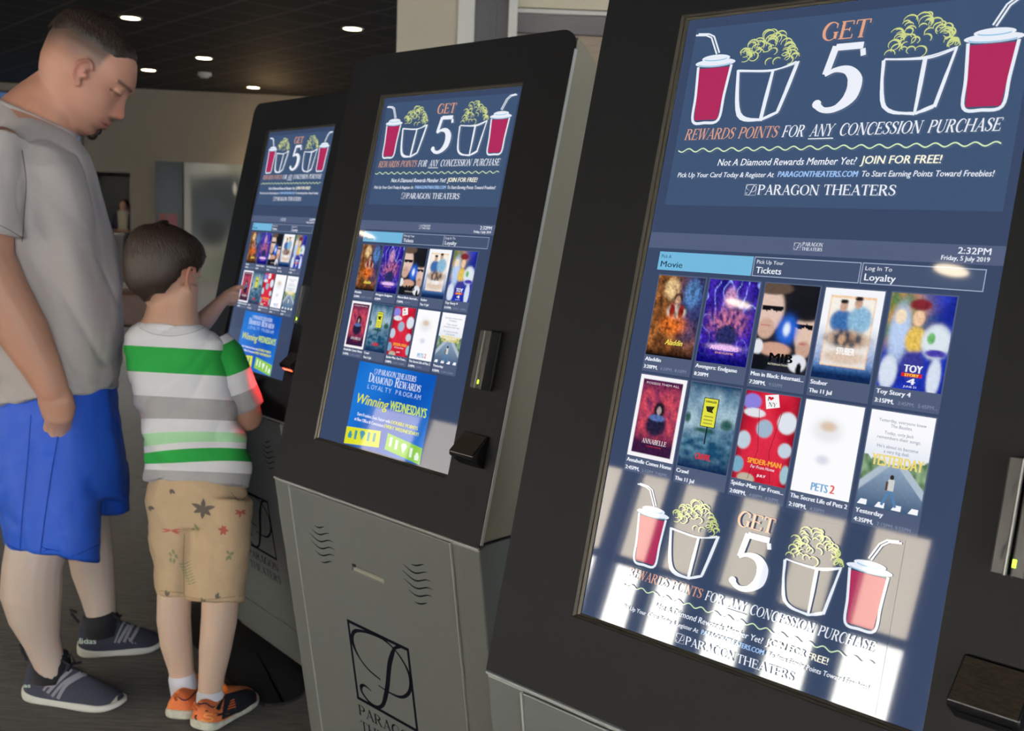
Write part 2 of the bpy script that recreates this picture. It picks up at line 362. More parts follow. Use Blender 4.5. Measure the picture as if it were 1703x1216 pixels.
# wall display behind the man's neck, on the far wall
def wrect(mb, x0, y0, x1, y1, off0, off1):
    a = np.array(wallpt(x0, y0)); c = np.array(wallpt(x1, y1))
    return wallbox(mb, wl(a)[0], wl(c)[0], wl(c)[1], wl(a)[1], off0, off1)
t = empty('wall_display', (0, 0, 0), 0, 'blue lit wall display partly hidden behind the man\'s neck', 'display')
a = wallpt(137, 240); t.location = (a[0], a[1], a[2]); t0 = np.array(t.location)
for nm, args, m_ in (('display_frame', (-70, 148, 139, 246, 0.01, 0.08), M_GLOSSBLACK), ('display_screen', (-66, 151, 135, 242, 0.08, 0.09), mat('blue_display', (0.01, 0.02, 0.05), 0.2, emit=srgb(58, 88, 128), es=0.7))):
    mb = MB(); wrect(mb, *args); o = mb.build(nm, m_, t)
    o.data.transform(Matrix.Translation(-Vector(t0)))
# dark counter in the doorway and the brown ottoman on the carpet
c0 = np.array(wallpt(203, 400, 0.9)); g0 = c0 * [1, 1, 0]
t = empty('counter', tuple(g0), math.atan2(WD[1], WD[0]), 'low black counter in front of the woman at the doorway', 'counter')
MB().box((-1.0, -0.25, 0), (0.10, 0.25, 0.82)).build('counter_body', M_INK, t); MB().box((-1.05, -0.3, 0.82), (0.14, 0.3, 0.87)).build('counter_top', M_SATIN, t)
gp = groundm(222, 548, 0.0)
t = empty('ottoman', (gp[0], gp[1], 0), math.atan2(RH[1], RH[0]), 'reddish brown padded ottoman on the carpet beyond the boy', 'ottoman')
o = MB().box((-0.34, -0.3, 0.05), (0.34, 0.3, 0.42)).build('cushion', mat('reddish_brown_leather', srgb(58, 32, 26), 0.6), t); bevel(o, 0.05, 4)
for sx in (-0.28, 0.28):
    for sy in (-0.24, 0.24): MB().box((sx - 0.02, sy - 0.02, 0), (sx + 0.02, sy + 0.02, 0.06)).build('leg', M_SATIN, t)
# ------------------------------------------------------------------ lettering helpers (2-D)
_T = {}
def sans(txt):
    """triangulated letters of the built-in font: verts (x right, y up), faces, width, cap height"""
    if txt in _T: return _T[txt]
    cu = bpy.data.curves.new('letters', 'FONT'); cu.body = txt; cu.resolution_u = 2
    ob = bpy.data.objects.new('letters', cu); COL.objects.link(ob)
    dg = bpy.context.evaluated_depsgraph_get(); me = ob.evaluated_get(dg).to_mesh()
    v = [(p.co.x, p.co.y) for p in me.vertices]; f = [tuple(p.vertices) for p in me.polygons]
    ob.evaluated_get(dg).to_mesh_clear(); bpy.data.objects.remove(ob); bpy.data.curves.remove(cu)
    x0 = min(p[0] for p in v); x1 = max(p[0] for p in v)
    _T[txt] = ([(p[0] - x0, p[1]) for p in v], f, x1 - x0); return _T[txt]
CAP = None
def arc(cx, cy, rx, ry, a0, a1, n=16):
    return [(cx + rx * math.cos(math.radians(a0 + (a1 - a0) * i / n)), cy + ry * math.sin(math.radians(a0 + (a1 - a0) * i / n))) for i in range(n + 1)]
def catmull(pts, n=8):
    P = [pts[0]] + list(pts) + [pts[-1]]; out = []
    for i in range(1, len(P) - 2):
        for k in range(n):
            t = k / n; a, b_, c, d = (np.array(P[i + j], float) for j in (-1, 0, 1, 2))
            out.append(tuple(0.5 * (2 * b_ + (c - a) * t + (2 * a - 5 * b_ + 4 * c - d) * t * t + (3 * b_ - a - 3 * c + d) * t ** 3)))
    out.append(tuple(pts[-1])); return out
def stroke(pts, w):
    """strip of quads along pts; w one width or one per point"""
    n = len(pts); ws = [w] * n if isinstance(w, (int, float)) else list(w)
    if len(ws) != n: ws = list(np.interp(np.linspace(0, 1, n), np.linspace(0, 1, len(ws)), ws))
    v = []; f = []
    for i in range(n):
        a = pts[max(0, i - 1)]; c = pts[min(n - 1, i + 1)]; dx, dy = c[0] - a[0], c[1] - a[1]; L = math.hypot(dx, dy) or 1
        nx, ny = -dy / L * ws[i] / 2, dx / L * ws[i] / 2
        v += [(pts[i][0] + nx, pts[i][1] + ny), (pts[i][0] - nx, pts[i][1] - ny)]
    for i in range(n - 1): f.append((2 * i, 2 * i + 1, 2 * i + 3, 2 * i + 2))
    return v, f
# serif capitals on a 0..1 high grid: strokes (points, widths)
TK, TN, SF = 0.15, 0.055, 0.05
def _st(x, y0=0.0, y1=1.0, w=TK, s=0.13, top=True, bot=True):
    r = [([(x, y0), (x, y1)], w)]
    if bot: r.append(([(x - s, y0 + SF / 2), (x + s, y0 + SF / 2)], SF))
    if top: r.append(([(x - s, y1 - SF / 2), (x + s, y1 - SF / 2)], SF))
    return r
def _dg(a, b_, w): return [([a, b_], w)]
def _sf(x, y, s=0.12): return [([(x - s, y), (x + s, y)], SF)]
def _arm(x0, x1, y, up): return [([(x0, y), (x1, y)], TN), ([(x1, y - 0.01), (x1, y + up)], TN * 0.9)]
GL = {
 'A': (0.86, _dg((0.12, 0), (0.45, 0.98), TN) + _dg((0.42, 1.0), (0.74, 0), TK) + [([(0.22, 0.34), (0.62, 0.34)], TN)] + _sf(0.12, 0.025) + _sf(0.74, 0.025)),
 'C': (0.80, [(arc(0.46, 0.5, 0.36, 0.5, 42, 318, 22), [TN, TN, TK, TK * 1.1, TK, TN, TN]), ([(0.73, 0.66), (0.73, 0.92)], TN)]),
 'D': (0.86, _st(0.16) + [(arc(0.3, 0.5, 0.47, 0.475, 90, -90, 20), [TN, TN, TK, TK * 1.1, TK, TN, TN]), ([(0.16, 0.975), (0.3, 0.975)], SF), ([(0.16, 0.025), (0.3, 0.025)], SF)]),
 'E': (0.74, _st(0.16) + _arm(0.16, 0.64, 0.972, -0.2) + _arm(0.16, 0.68, 0.028, 0.22) + [([(0.16, 0.52), (0.5, 0.52)], TN), ([(0.5, 0.42), (0.5, 0.62)], TN)]),
 'F': (0.68, _st(0.16) + _arm(0.16, 0.64, 0.972, -0.2) + [([(0.16, 0.5), (0.48, 0.5)], TN), ([(0.48, 0.4), (0.48, 0.6)], TN)]),
 'G': (0.88, [(arc(0.46, 0.5, 0.36, 0.5, 42, 300, 22), [TN, TN, TK, TK * 1.1, TK, TN, TN]), ([(0.72, 0.66), (0.72, 0.92)], TN), ([(0.72, 0.06), (0.72, 0.42)], TK), ([(0.58, 0.42), (0.84, 0.42)], SF)]),
 'H': (0.96, _st(0.17) + _st(0.78) + [([(0.17, 0.52), (0.78, 0.52)], TN)]),
 'I': (0.36, _st(0.18)),
 'J': (0.5, _st(0.3, 0.2, 1.0, bot=False) + [(arc(0.17, 0.2, 0.13, 0.18, 0, -160, 10), [TK, TN])]),
 'L': (0.70, _st(0.16) + _arm(0.16, 0.64, 0.028, 0.24)),
 'M': (1.08, _st(0.15, w=TN) + _st(0.92) + _dg((0.17, 1), (0.52, 0.04), TK) + _dg((0.52, 0.04), (0.88, 1), TN)),
 'N': (0.94, _st(0.15, w=TN) + _st(0.78, w=TN, bot=False) + _dg((0.15, 1), (0.76, 0), TK)),
 'O': (0.92, [(arc(0.46, 0.5, 0.36, 0.485, 90, 450, 30), [TN, TN, TK, TK * 1.1, TK, TN, TN, TN, TK, TK * 1.1, TK, TN, TN])]),
 'P': (0.74, _st(0.16) + [(arc(0.32, 0.735, 0.32, 0.24, 90, -90, 14), [TN, TK, TK, TN]), ([(0.16, 0.975), (0.33, 0.975)], SF), ([(0.16, 0.495), (0.33, 0.495)], SF)]),
 'R': (0.84, _st(0.16) + [(arc(0.32, 0.75, 0.28, 0.225, 90, -90, 14), [TN, TK, TK, TN]), ([(0.16, 0.975), (0.33, 0.975)], SF), ([(0.16, 0.525), (0.36, 0.525)], SF)] + _dg((0.38, 0.53), (0.70, 0.0), TK) + _sf(0.72, 0.025, 0.1)),
 'S': (0.66, [(catmull([(0.54, 0.80), (0.46, 0.94), (0.31, 0.975), (0.14, 0.88), (0.14, 0.70), (0.32, 0.55), (0.50, 0.40), (0.52, 0.18), (0.34, 0.03), (0.16, 0.07), (0.09, 0.22)], 4), [TN, TN, TN, TK * .8, TK, TK * 1.1, TK, TK * .8, TN, TN, TN]), ([(0.55, 0.72), (0.55, 0.96)], TN), ([(0.08, 0.05), (0.08, 0.30)], TN)]),
 'T': (0.78, _st(0.39, top=False) + [([(0.06, 0.972), (0.72, 0.972)], TN), ([(0.06, 0.76), (0.06, 0.99)], TN), ([(0.72, 0.76), (0.72, 0.99)], TN)]),
 'U': (0.90, [(([(0.16, 1.0), (0.16, 0.35)] + arc(0.44, 0.33, 0.28, 0.31, 180, 360, 14) + [(0.72, 1.0)]), [TK, TK, TK, TN, TN, TN])] + _sf(0.16, 0.975) + _sf(0.72, 0.975)),
 'W': (1.12, _dg((0.08, 1), (0.32, 0), TK) + _dg((0.32, 0), (0.56, 0.96), TN) + _dg((0.53, 1), (0.78, 0), TK) + _dg((0.78, 0), (1.02, 1), TN) + _sf(0.10, 0.975) + _sf(0.54, 0.975) + _sf(1.0, 0.975)),
 'Y': (0.84, _dg((0.08, 1), (0.42, 0.46), TK) + _dg((0.42, 0.46), (0.74, 1), TN) + _st(0.42, 0, 0.48, top=False) + _sf(0.09, 0.975) + _sf(0.74, 0.975, 0.1)),
 'B': (0.76, _st(0.16) + [(arc(0.32, 0.75, 0.25, 0.225, 90, -90, 12), [TN, TK, TK, TN]), (arc(0.32, 0.27, 0.32, 0.245, 90, -90, 12), [TN, TK, TK, TN]), ([(0.16, 0.975), (0.33, 0.975)], SF), ([(0.16, 0.025), (0.33, 0.025)], SF), ([(0.16, 0.52), (0.34, 0.52)], SF)]),
 ' ': (0.34, []),
 '5': (0.66, [([(0.20, 0.95), (0.58, 0.95)], 0.10), ([(0.58, 0.90), (0.605, 0.80)], 0.07), ([(0.20, 0.97), (0.13, 0.56)], 0.10), (catmull([(0.12, 0.55), (0.26, 0.62), (0.44, 0.60), (0.56, 0.45), (0.54, 0.22), (0.38, 0.06), (0.20, 0.04), (0.08, 0.13)], 5), [0.05, 0.07, 0.13, 0.20, 0.19, 0.10, 0.08, 0.11]), (arc(0.09, 0.13, 0.02, 0.02, 0, 360, 10), 0.09)]),
}
def serif(txt):
    k = ('serif', txt)
    if k in _T: return _T[k]
    v = []; f = []; x = 0.0
    for ch in txt:
        w, st = GL[ch]
        for pts, wd in st:
            a, b_ = stroke(pts, wd); n = len(v); v += [(p[0] + x, p[1]) for p in a]; f += [tuple(i + n for i in q) for q in b_]
        x += w
    x0 = min(p[0] for p in v); x1 = max(p[0] for p in v)
    _T[k] = ([(p[0] - x0, p[1]) for p in v], f, x1 - x0); return _T[k]

class Art:
    """flat coloured shapes on a plane: (u right, v down), each layer a hair above the last"""
    def __init__(s, mapping, clip=None): s.v = []; s.f = []; s.c = []; s.map = mapping; s.h = 0.0; s.clip = clip
    def up(s, n=1): s.h += 0.006 * n; return s
    def poly(s, verts, faces, col):
        n = len(s.v); cols = col if isinstance(col, list) else [col] * len(verts)
        for (u, v), c in zip(verts, cols):
            if s.clip: v = min(v, s.clip)
            s.v.append(s.map(u, v, s.h)); s.c.append(c)
        s.f += [tuple(i + n for i in q) for q in faces]; return s
    def rect(s, u0, v0, u1, v1, col): return s.poly([(u0, v0), (u1, v0), (u1, v1), (u0, v1)], [(0, 3, 2, 1)], col)
    def ngon(s, pts, col): return s.poly(pts, [tuple(range(len(pts)))], col)
    def line(s, pts, w, col): v, f = stroke(pts, w); return s.poly(v, f, col)
    def frame(s, u0, v0, u1, v1, w, col):
        for a in ((u0, v0, u1, v0 + w), (u0, v1 - w, u1, v1), (u0, v0 + w, u0 + w, v1 - w), (u1 - w, v0 + w, u1, v1 - w)): s.rect(*a, col)
        return s
    def text(s, txt, u0, vb, h, col, u1=None, font='sans', slant=0.0, bold=0.0):
        v, f, w = serif(txt) if font == 'serif' else sans(txt)
        k = h if font == 'serif' else h / 0.729
        sx = (u1 - u0) / w if u1 else k
        for dx in ((0, bold) if bold else (0,)):
            s.poly([(u0 + dx + p[0] * sx + slant * p[1] * k, vb - p[1] * k) for p in v], f, col)
        return s
    def image(s, u0, v0, u1, v1, fn, nx=48, ny=72, grain=0.0):
        v = [(u0 + (u1 - u0) * i / nx, v0 + (v1 - v0) * j / ny) for j in range(ny + 1) for i in range(nx + 1)]
        c = [fn(i / nx, j / ny) for j in range(ny + 1) for i in range(nx + 1)]
        if grain: c = [tuple(max(0.0, q * (1 + grain * 0.75 * (1 - min(1.0, 1.15 * min(c[j * (nx + 1) + i]))) * (nzv(i / nx, j / ny * 1.5, 22, 3) + 0.6 * nzv(i / nx, j / ny * 1.5, 45, 8)))) for q in c[j * (nx + 1) + i]) for j in range(ny + 1) for i in range(nx + 1)]
        return s.poly(v, [(j * (nx + 1) + i, (j + 1) * (nx + 1) + i, (j + 1) * (nx + 1) + i + 1, j * (nx + 1) + i + 1) for j in range(ny) for i in range(nx)], c)
    def build(s, name, parent, m=None):
        o = mesh(name, s.v, s.f, m or M_SCREEN, parent); set_col(o.data, s.c); return o

# the theatre's monogram, in a box 0..1 wide, 0..0.93 tall (v down)
def monogram(art, u, v, w, col, lw=1.0):
    k = w / 4.45
    P = lambda pts: [(u + (a - 2.0) * k, v + (b_ - 6.0) * k) for a, b_ in pts]
    t = 0.12 * k * lw
    art.frame(u, v, u + w, v + 4.15 * k, t, col)
    art.line(P(catmull([(5.85, 6.12), (5.45, 6.32), (5.2, 6.7), (4.95, 7.2), (4.78, 7.7), (4.55, 8.5), (4.25, 9.25), (3.95, 9.75), (3.5, 10.0), (2.95, 9.95), (2.5, 9.65), (2.45, 9.35), (2.75, 9.17), (3.24, 9.28)], 6)), [0.1 * k * lw, 0.12 * k * lw, 0.26 * k, 0.3 * k, 0.3 * k, 0.3 * k, 0.28 * k, 0.2 * k, 0.12 * k * lw, 0.1 * k * lw, 0.14 * k, 0.22 * k, 0.12 * k, 0.04 * k], col)
    art.line(P(catmull([(4.07, 8.38), (3.3, 8.2), (2.7, 7.85), (2.32, 7.35), (2.25, 6.85), (2.55, 6.45), (3.2, 6.25), (4.0, 6.15), (4.75, 6.18), (5.5, 6.45), (6.1, 7.0), (6.3, 7.6), (6.1, 8.25), (5.5, 8.72), (4.7, 8.82), (3.84, 8.75)], 6)), [0.06 * k * lw, 0.07 * k * lw, 0.1 * k, 0.2 * k, 0.24 * k, 0.2 * k, 0.13 * k, 0.12 * k, 0.1 * k, 0.1 * k, 0.14 * k, 0.2 * k, 0.2 * k, 0.15 * k, 0.09 * k, 0.05 * k], col)

# ------------------------------------------------------------------ screen pictures
C_BG, C_BAR, C_AD, C_CELL, C_TAB = srgb(58, 72, 102), srgb(84, 96, 126), srgb(64, 85, 117), srgb(82, 94, 122), srgb(70, 84, 113)
C_W, C_DIM = srgb(236, 240, 250), srgb(132, 144, 170)
def concession_ad(art, f, chalk=True):
    """f maps the banner's own (u, v) to the screen; s its scale"""
    s = f.s
    def T(pts): return [f(*p) for p in pts]
    def tx(t, u0, vb, h, col, u1, **k): a = f(u0, vb); b_ = f(u1, vb); art.text(t, a[0], a[1], h * s, col, b_[0], **k)
    WH, RED, YEL, BLU = srgb(232, 238, 248), srgb(176, 44, 92), srgb(206, 216, 140), srgb(150, 196, 226)
    for cx, w, top, bot, st in ((1.04, 1.0, 1.36, 2.80, [(0.29, 0.43), (0.62, 0.46), (0.79, 0.54), (1.04, 1.0)]), (8.01, 1.06, 1.34, 2.78, [(8.74, 0.34), (8.42, 0.38), (8.24, 0.52), (8.02, 0.96)])):
        art.up(); b0, b1 = cx - w * 0.33, cx + w * 0.36
        art.ngon(T([(cx - w * 0.46, top), (cx + w * 0.46, top), (b1, bot - 0.05), (b0, bot - 0.05)]), RED)
        art.up(); art.line(T(catmull([(cx - w * 0.5, top - 0.05), (cx - w * 0.42, 2.1), (b0 - 0.04, bot - 0.03), (cx, bot + 0.03), (b1 + 0.04, bot - 0.04), (cx + w * 0.44, 2.1), (cx + w * 0.5, top - 0.05)], 5)), 0.075 * s, WH)
        art.ngon(T(arc(cx, top - 0.13, w * 0.6, 0.11, 0, 360, 28)[:-1]), WH); art.ngon(T(arc(cx, top - 0.25, w * 0.42, 0.10, 0, 360, 28)[:-1]), WH)
        art.up(); art.line(T(arc(cx, top - 0.11, w * 0.5, 0.07, 175, 20, 18)), 0.03 * s, BLU); art.line(T(arc(cx, top - 0.24, w * 0.34, 0.05, 170, 10, 16)), 0.03 * s, BLU)
        d = np.array([0.05, -0.02]) if cx < 4 else np.array([-0.05, -0.02])
        for q in (0, 1): art.line(T([tuple(np.array(p) + d * 1.5 * q) for p in st]), 0.045 * s, WH)
    rnd = random.Random(7)
    for (TL, Mi, TR, BL, BM, BR, pk) in (((1.8, 1.51), (2.78, 1.58), (3.43, 1.4), (2.03, 2.66), (2.69, 2.83), (3.13, 2.63), (2.54, 0.56)), ((5.64, 1.52), (6.6, 1.54), (7.27, 1.37), (5.84, 2.64), (6.58, 2.83), (7.0, 2.68), (6.40, 0.50))):
        art.up()
        for pts, wd in (([TL, Mi, TR], 0.05), ([TL, BL, BM], 0.10), ([BM, BR], 0.10), ([BR, TR], 0.10), ([Mi, BM], 0.10)):
            for q in range(3):
                jt = [(a + rnd.uniform(-0.035, 0.035), b_ + rnd.uniform(-0.03, 0.03)) for a, b_ in pts]
                art.line(T(catmull(jt, 6)), [wd * s * 0.5, wd * s * 0.75, wd * s * 0.4], WH)
        for q in range(46):
            a = rnd.random(); r = rnd.random() ** 0.6; x = TL[0] + (TR[0] - TL[0]) * (0.04 + 0.92 * a)
            topv = pk[1] + 0.75 * (abs(x - pk[0]) / 0.85) ** 1.8; v = 1.42 - (1.42 - topv) * r * 0.98
            rr = rnd.uniform(0.08, 0.17); a0 = rnd.uniform(120, 240)
            art.line(T(arc(x, v, rr, rr * 0.85, a0, a0 + rnd.uniform(150, 290), 10)), [0.012 * s, 0.04 * s, 0.015 * s], YEL)
    art.up()
    tx('GET', 3.95, 0.93, 0.44, srgb(226, 164, 134), 5.13, font='serif', slant=0.08)
    a = f(4.02, 2.72); b_ = f(5.18, 2.72); art.text('5', a[0], a[1], 1.68 * s, C_W, b_[0], font='serif', slant=0.03)
    for t, u0, u1, c in (('REWARDS', 0.54, 2.0, srgb(218, 160, 136)), ('POINTS', 2.14, 3.22, srgb(218, 160, 136)), ('FOR', 3.36, 3.93, C_W), ('ANY', 4.09, 4.68, C_W), ('CONCESSION', 4.84, 6.77, C_W), ('PURCHASE', 6.93, 8.47, C_W)):
        tx(t, u0, 3.29, 0.29, c, u1, font='serif', slant=0.2)
    art.line(T([(4.08, 3.35), (4.72, 3.35)]), 0.025 * s, C_W)
    art.line(T([(0.42 + 8.13 * i / 220, 3.57 + 0.045 * math.sin(i / 220 * 2 * math.pi * 19)) for i in range(221)]), 0.032 * s, srgb(214, 236, 190))
    tx('Not A Diamond Rewards Member Yet?', 1.69, 3.99, 0.185, C_W, 5.38, slant=0.18, bold=0.006 * s)
    tx('JOIN FOR FREE!', 5.5, 3.98, 0.20, srgb(250, 248, 226), 7.34, slant=0.1, bold=0.012 * s)
    tx('Pick Up Your Card Today & Register At', 0.54, 4.29, 0.135, C_W, 3.33, slant=0.15, bold=0.005 * s)
    tx('PARAGONTHEATERS.COM', 3.44, 4.285, 0.15, srgb(160, 196, 246), 5.47, slant=0.12, bold=0.014 * s)
    tx('To Start Earning Points Toward Freebies!', 5.57, 4.28, 0.145, C_W, 8.50, slant=0.15, bold=0.005 * s)
    a = f(2.63, 4.47); monogram(art, a[0], a[1], 0.30 * s, C_W, 0.7)
    tx('PARAGON', 2.98, 4.73, 0.25, C_W, 4.6, font='serif'); tx('THEATERS', 4.72, 4.72, 0.25, C_W, 6.45, font='serif')
class Fit:
    def __init__(s, u, v, k): s.u, s.v, s.s = u, v, k
    def __call__(s, a, b_): return (s.u + (a - 0.27) * s.s, s.v + (b_ - 0.25) * s.s)

# generic poster pictures: colours and masses only
def p_fire(x, y):
    c = mix(srgb(96, 58, 30), srgb(176, 108, 54), 0.5 + nzv(x, y, 7, 1)); c = mix(c, srgb(30, 52, 112), blob(x, y, 0.95, 0.28, 0.42, 0.5, 3)); c = mix(c, srgb(96, 156, 220), blob(x, y, 0.78, 0.2, 0.16, 0.16, 3) * 0.7)
    c = mix(c, srgb(240, 206, 150), blob(x, y, 0.33, 0.16, 0.14, 0.12, 3)); c = mix(c, srgb(66, 40, 32), blob(x, y, 0.5, 0.26, 0.085, 0.055)); c = mix(c, srgb(196, 150, 122), blob(x, y, 0.5, 0.3, 0.06, 0.06))
    c = mix(c, srgb(216, 196, 180), blob(x, y, 0.5, 0.44, 0.2, 0.09)); c = mix(c, srgb(132, 26, 24), max(blob(x, y, 0.41, 0.43, 0.06, 0.09), blob(x, y, 0.6, 0.43, 0.06, 0.09)))
    c = mix(c, srgb(240, 120, 40), blob(x, y, 0.48, 0.6, 0.24, 0.1, 4)); c = mix(c, srgb(18, 12, 12), (y - 0.82) * 6); return mix(c, srgb(20, 14, 20), nzv(x, y, 14, 5) * 0.9)
def p_cosmic(x, y):
    c = mix(srgb(18, 14, 120), srgb(70, 40, 180), 0.5 + nzv(x, y, 5, 3)); r = abs(nzv(x, y, 6, 9)); c = mix(c, srgb(150, 170, 255), max(0, 1 - r * 9) * (1 - y) * 1.1)
    c = mix(c, srgb(206, 150, 190), blob(x, y, 0.48, 0.22, 0.12, 0.13, 2) * 0.9); c = mix(c, mix(srgb(70, 40, 110), srgb(206, 120, 150), 0.5 + nzv(x, y, 16, 4) * 1.4), blob(x, y, 0.5, 0.5, 0.36, 0.17, 3))
    c = mix(c, srgb(40, 44, 96), blob(x, y, 0.52, 0.66, 0.22, 0.13)); c = mix(c, srgb(230, 190, 240), blob(x, y, 0.52, 0.8, 0.3, 0.035, 3)); return mix(c, srgb(12, 12, 110), (y - 0.84) * 9)
def p_duo(x, y):
    c = mix(srgb(22, 22, 30), srgb(34, 36, 50), y)
    c = mix(c, srgb(224, 194, 180), blob(x, y, 0.14, 0.31, 0.28, 0.27, .7)); c = mix(c, srgb(206, 168, 150), blob(x, y, 0.14, 0.52, 0.16, 0.12, .8)); c = mix(c, srgb(96, 78, 66), blob(x, y, 0.16, 0.05, 0.36, 0.08, .7))
    c = mix(c, srgb(224, 194, 176), blob(x, y, 0.90, 0.52, 0.22, 0.24, .7)); c = mix(c, srgb(200, 160, 142), blob(x, y, 0.88, 0.72, 0.13, 0.10, .8)); c = mix(c, srgb(20, 20, 28), blob(x, y, 0.84, 0.26, 0.36, 0.15, .8))
    for (x0, x1, y0, y1) in ((0.0, 0.40, 0.25, 0.32), (0.66, 1.0, 0.43, 0.49)):
        if x0 < x < x1 and y0 + 0.03 * abs(math.sin(x * 18)) * 0.3 < y < y1 - 0.02 * (1 - abs(math.sin((x - x0) * 16))): c = srgb(14, 14, 20)
    c = mix(c, srgb(190, 120, 116), max(blob(x, y, 0.13, 0.485, 0.09, 0.012, .7), blob(x, y, 0.86, 0.655, 0.07, 0.016, .7)))
    c = mix(c, srgb(40, 110, 230), blob(x, y, 0.54, 0.52, 0.17, 0.15, 3)); c = mix(c, srgb(235, 246, 255), blob(x, y, 0.53, 0.51, 0.06, 0.07, 3)); c = mix(c, srgb(206, 160, 140), blob(x, y, 0.36, 0.75, 0.30, 0.08, .8))
    c = mix(c, srgb(226, 228, 236), max(blob(x, y, 0.82, 0.88, 0.16, 0.10, .6), blob(x, y, 0.05, 0.74, 0.1, 0.09, .6))); return mix(c, srgb(16, 18, 26), max(blob(x, y, 0.86, 0.95, 0.05, 0.08, .6), blob(x, y, 0.06, 0.92, 0.26, 0.1, .6)))
def p_pals(x, y):
    c = mix(srgb(244, 246, 250), srgb(60, 120, 190), (y - 0.38) * 1.9); c = mix(c, srgb(16, 40, 84), (y - 0.82) * 8)
    if 0.12 < x < 0.88 and 0.09 < y < 0.85: c = mix(c, srgb(246, 238, 226), 0.85)
    if min(abs(x - 0.12), abs(x - 0.88)) < 0.014 and 0.09 < y < 0.85 or min(abs(y - 0.09), abs(y - 0.85)) < 0.01 and 0.12 < x < 0.88: c = srgb(244, 206, 170)
    c = mix(c, srgb(58, 108, 170), blob(x, y, 0.36, 0.36, 0.2, 0.13)); c = mix(c, srgb(140, 184, 214), blob(x, y, 0.66, 0.33, 0.2, 0.15))
    for cx, cy in ((0.36, 0.19), (0.6, 0.15)): c = mix(c, srgb(196, 158, 138), blob(x, y, cx, cy, 0.065, 0.06)); c = mix(c, srgb(40, 34, 36), blob(x, y, cx, cy - 0.05, 0.07, 0.025))
    c = mix(c, mix(srgb(54, 54, 66), srgb(190, 150, 120), 0.5 + nzv(x, y, 13, 8) * 1.3), blob(x, y, 0.5, 0.55, 0.36, 0.10, 2)); c = mix(c, srgb(206, 164, 128), blob(x, y, 0.5, 0.75, 0.36, 0.07, 2) * 0.6); return c
def p_toys(x, y):
    c = mix(srgb(20, 36, 150), srgb(36, 60, 190), 0.5 + nzv(x, y, 4, 2)); c = mix(c, mix(srgb(204, 146, 40), srgb(96, 130, 50), 0.5 + nzv(x, y, 6, 7) * 1.5), blob(x, y, 0.1, 0.2, 0.5, 0.34, 3)); c = mix(c, srgb(186, 208, 244), blob(x, y, 0.22, 0.42, 0.16, 0.3, 2))
    c = mix(c, srgb(240, 220, 190), blob(x, y, 0.2, 0.25, 0.09, 0.08)); c = mix(c, srgb(226, 190, 90), blob(x, y, 0.48, 0.48, 0.16, 0.14)); c = mix(c, srgb(236, 196, 160), blob(x, y, 0.48, 0.25, 0.09, 0.09)); c = mix(c, srgb(128, 40, 50), blob(x, y, 0.48, 0.11, 0.17, 0.06))
    c = mix(c, srgb(220, 230, 238), blob(x, y, 0.8, 0.48, 0.22, 0.18)); c = mix(c, srgb(110, 180, 110), blob(x, y, 0.72, 0.45, 0.06, 0.06)); c = mix(c, srgb(70, 60, 170), blob(x, y, 0.82, 0.6, 0.16, 0.04)); c = mix(c, srgb(214, 224, 240), max(blob(x, y, 0.85, 0.85, 0.1, 0.2), blob(x, y, 0.14, 0.84, 0.14, 0.18)))
    c = mix(c, srgb(60, 60, 150), blob(x, y, 0.5, 0.75, 0.17, 0.15)); return c
def p_maroon(x, y):
    if x < 0.075 or x > 0.925 or y < 0.05 or y > 0.95: return srgb(246, 244, 248)
    c = mix(srgb(92, 40, 86), srgb(206, 74, 92), 0.35 + blob(x, y, 0.5, 0.45, 0.5, 0.3, 6) * 0.5 + nzv(x, y, 8, 3) * 0.8); c = mix(c, srgb(74, 30, 74), (0.22 - y) * 6); c = mix(c, srgb(58, 24, 62), (y - 0.66) * 6)
    c = mix(c, srgb(34, 32, 60), blob(x, y, 0.5, 0.58, 0.22, 0.14)); c = mix(c, srgb(30, 24, 40), blob(x, y, 0.52, 0.40, 0.12, 0.10)); c = mix(c, srgb(88, 110, 168), blob(x, y, 0.5, 0.50, 0.17, 0.04)); c = mix(c, srgb(178, 160, 160), blob(x, y, 0.52, 0.41, 0.045, 0.05)); return c
def p_storm(x, y):
    c = mix(srgb(44, 96, 134), srgb(176, 204, 216), 0.25 + blob(x, y, 0.35, 0.35, 0.6, 0.22, 6) * 0.5 + nzv(x, y, 5, 6) * 0.7); c = mix(c, srgb(24, 64, 100), (0.14 - y) * 7); c = mix(c, mix(srgb(26, 74, 108), srgb(96, 140, 164), 0.4 + nzv(x * 0.4, y, 16, 2)), (y - 0.5) * 7); c = mix(c, srgb(18, 44, 84), (y - 0.78) * 5)
    c = mix(c, srgb(36, 84, 76), max(blob(x, y, 0.84, 0.44, 0.12, 0.06, 2), blob(x, y, 0.42, 0.54, 0.2, 0.03, 2), blob(x, y, 0.05, 0.42, 0.06, 0.06, 2))); return c
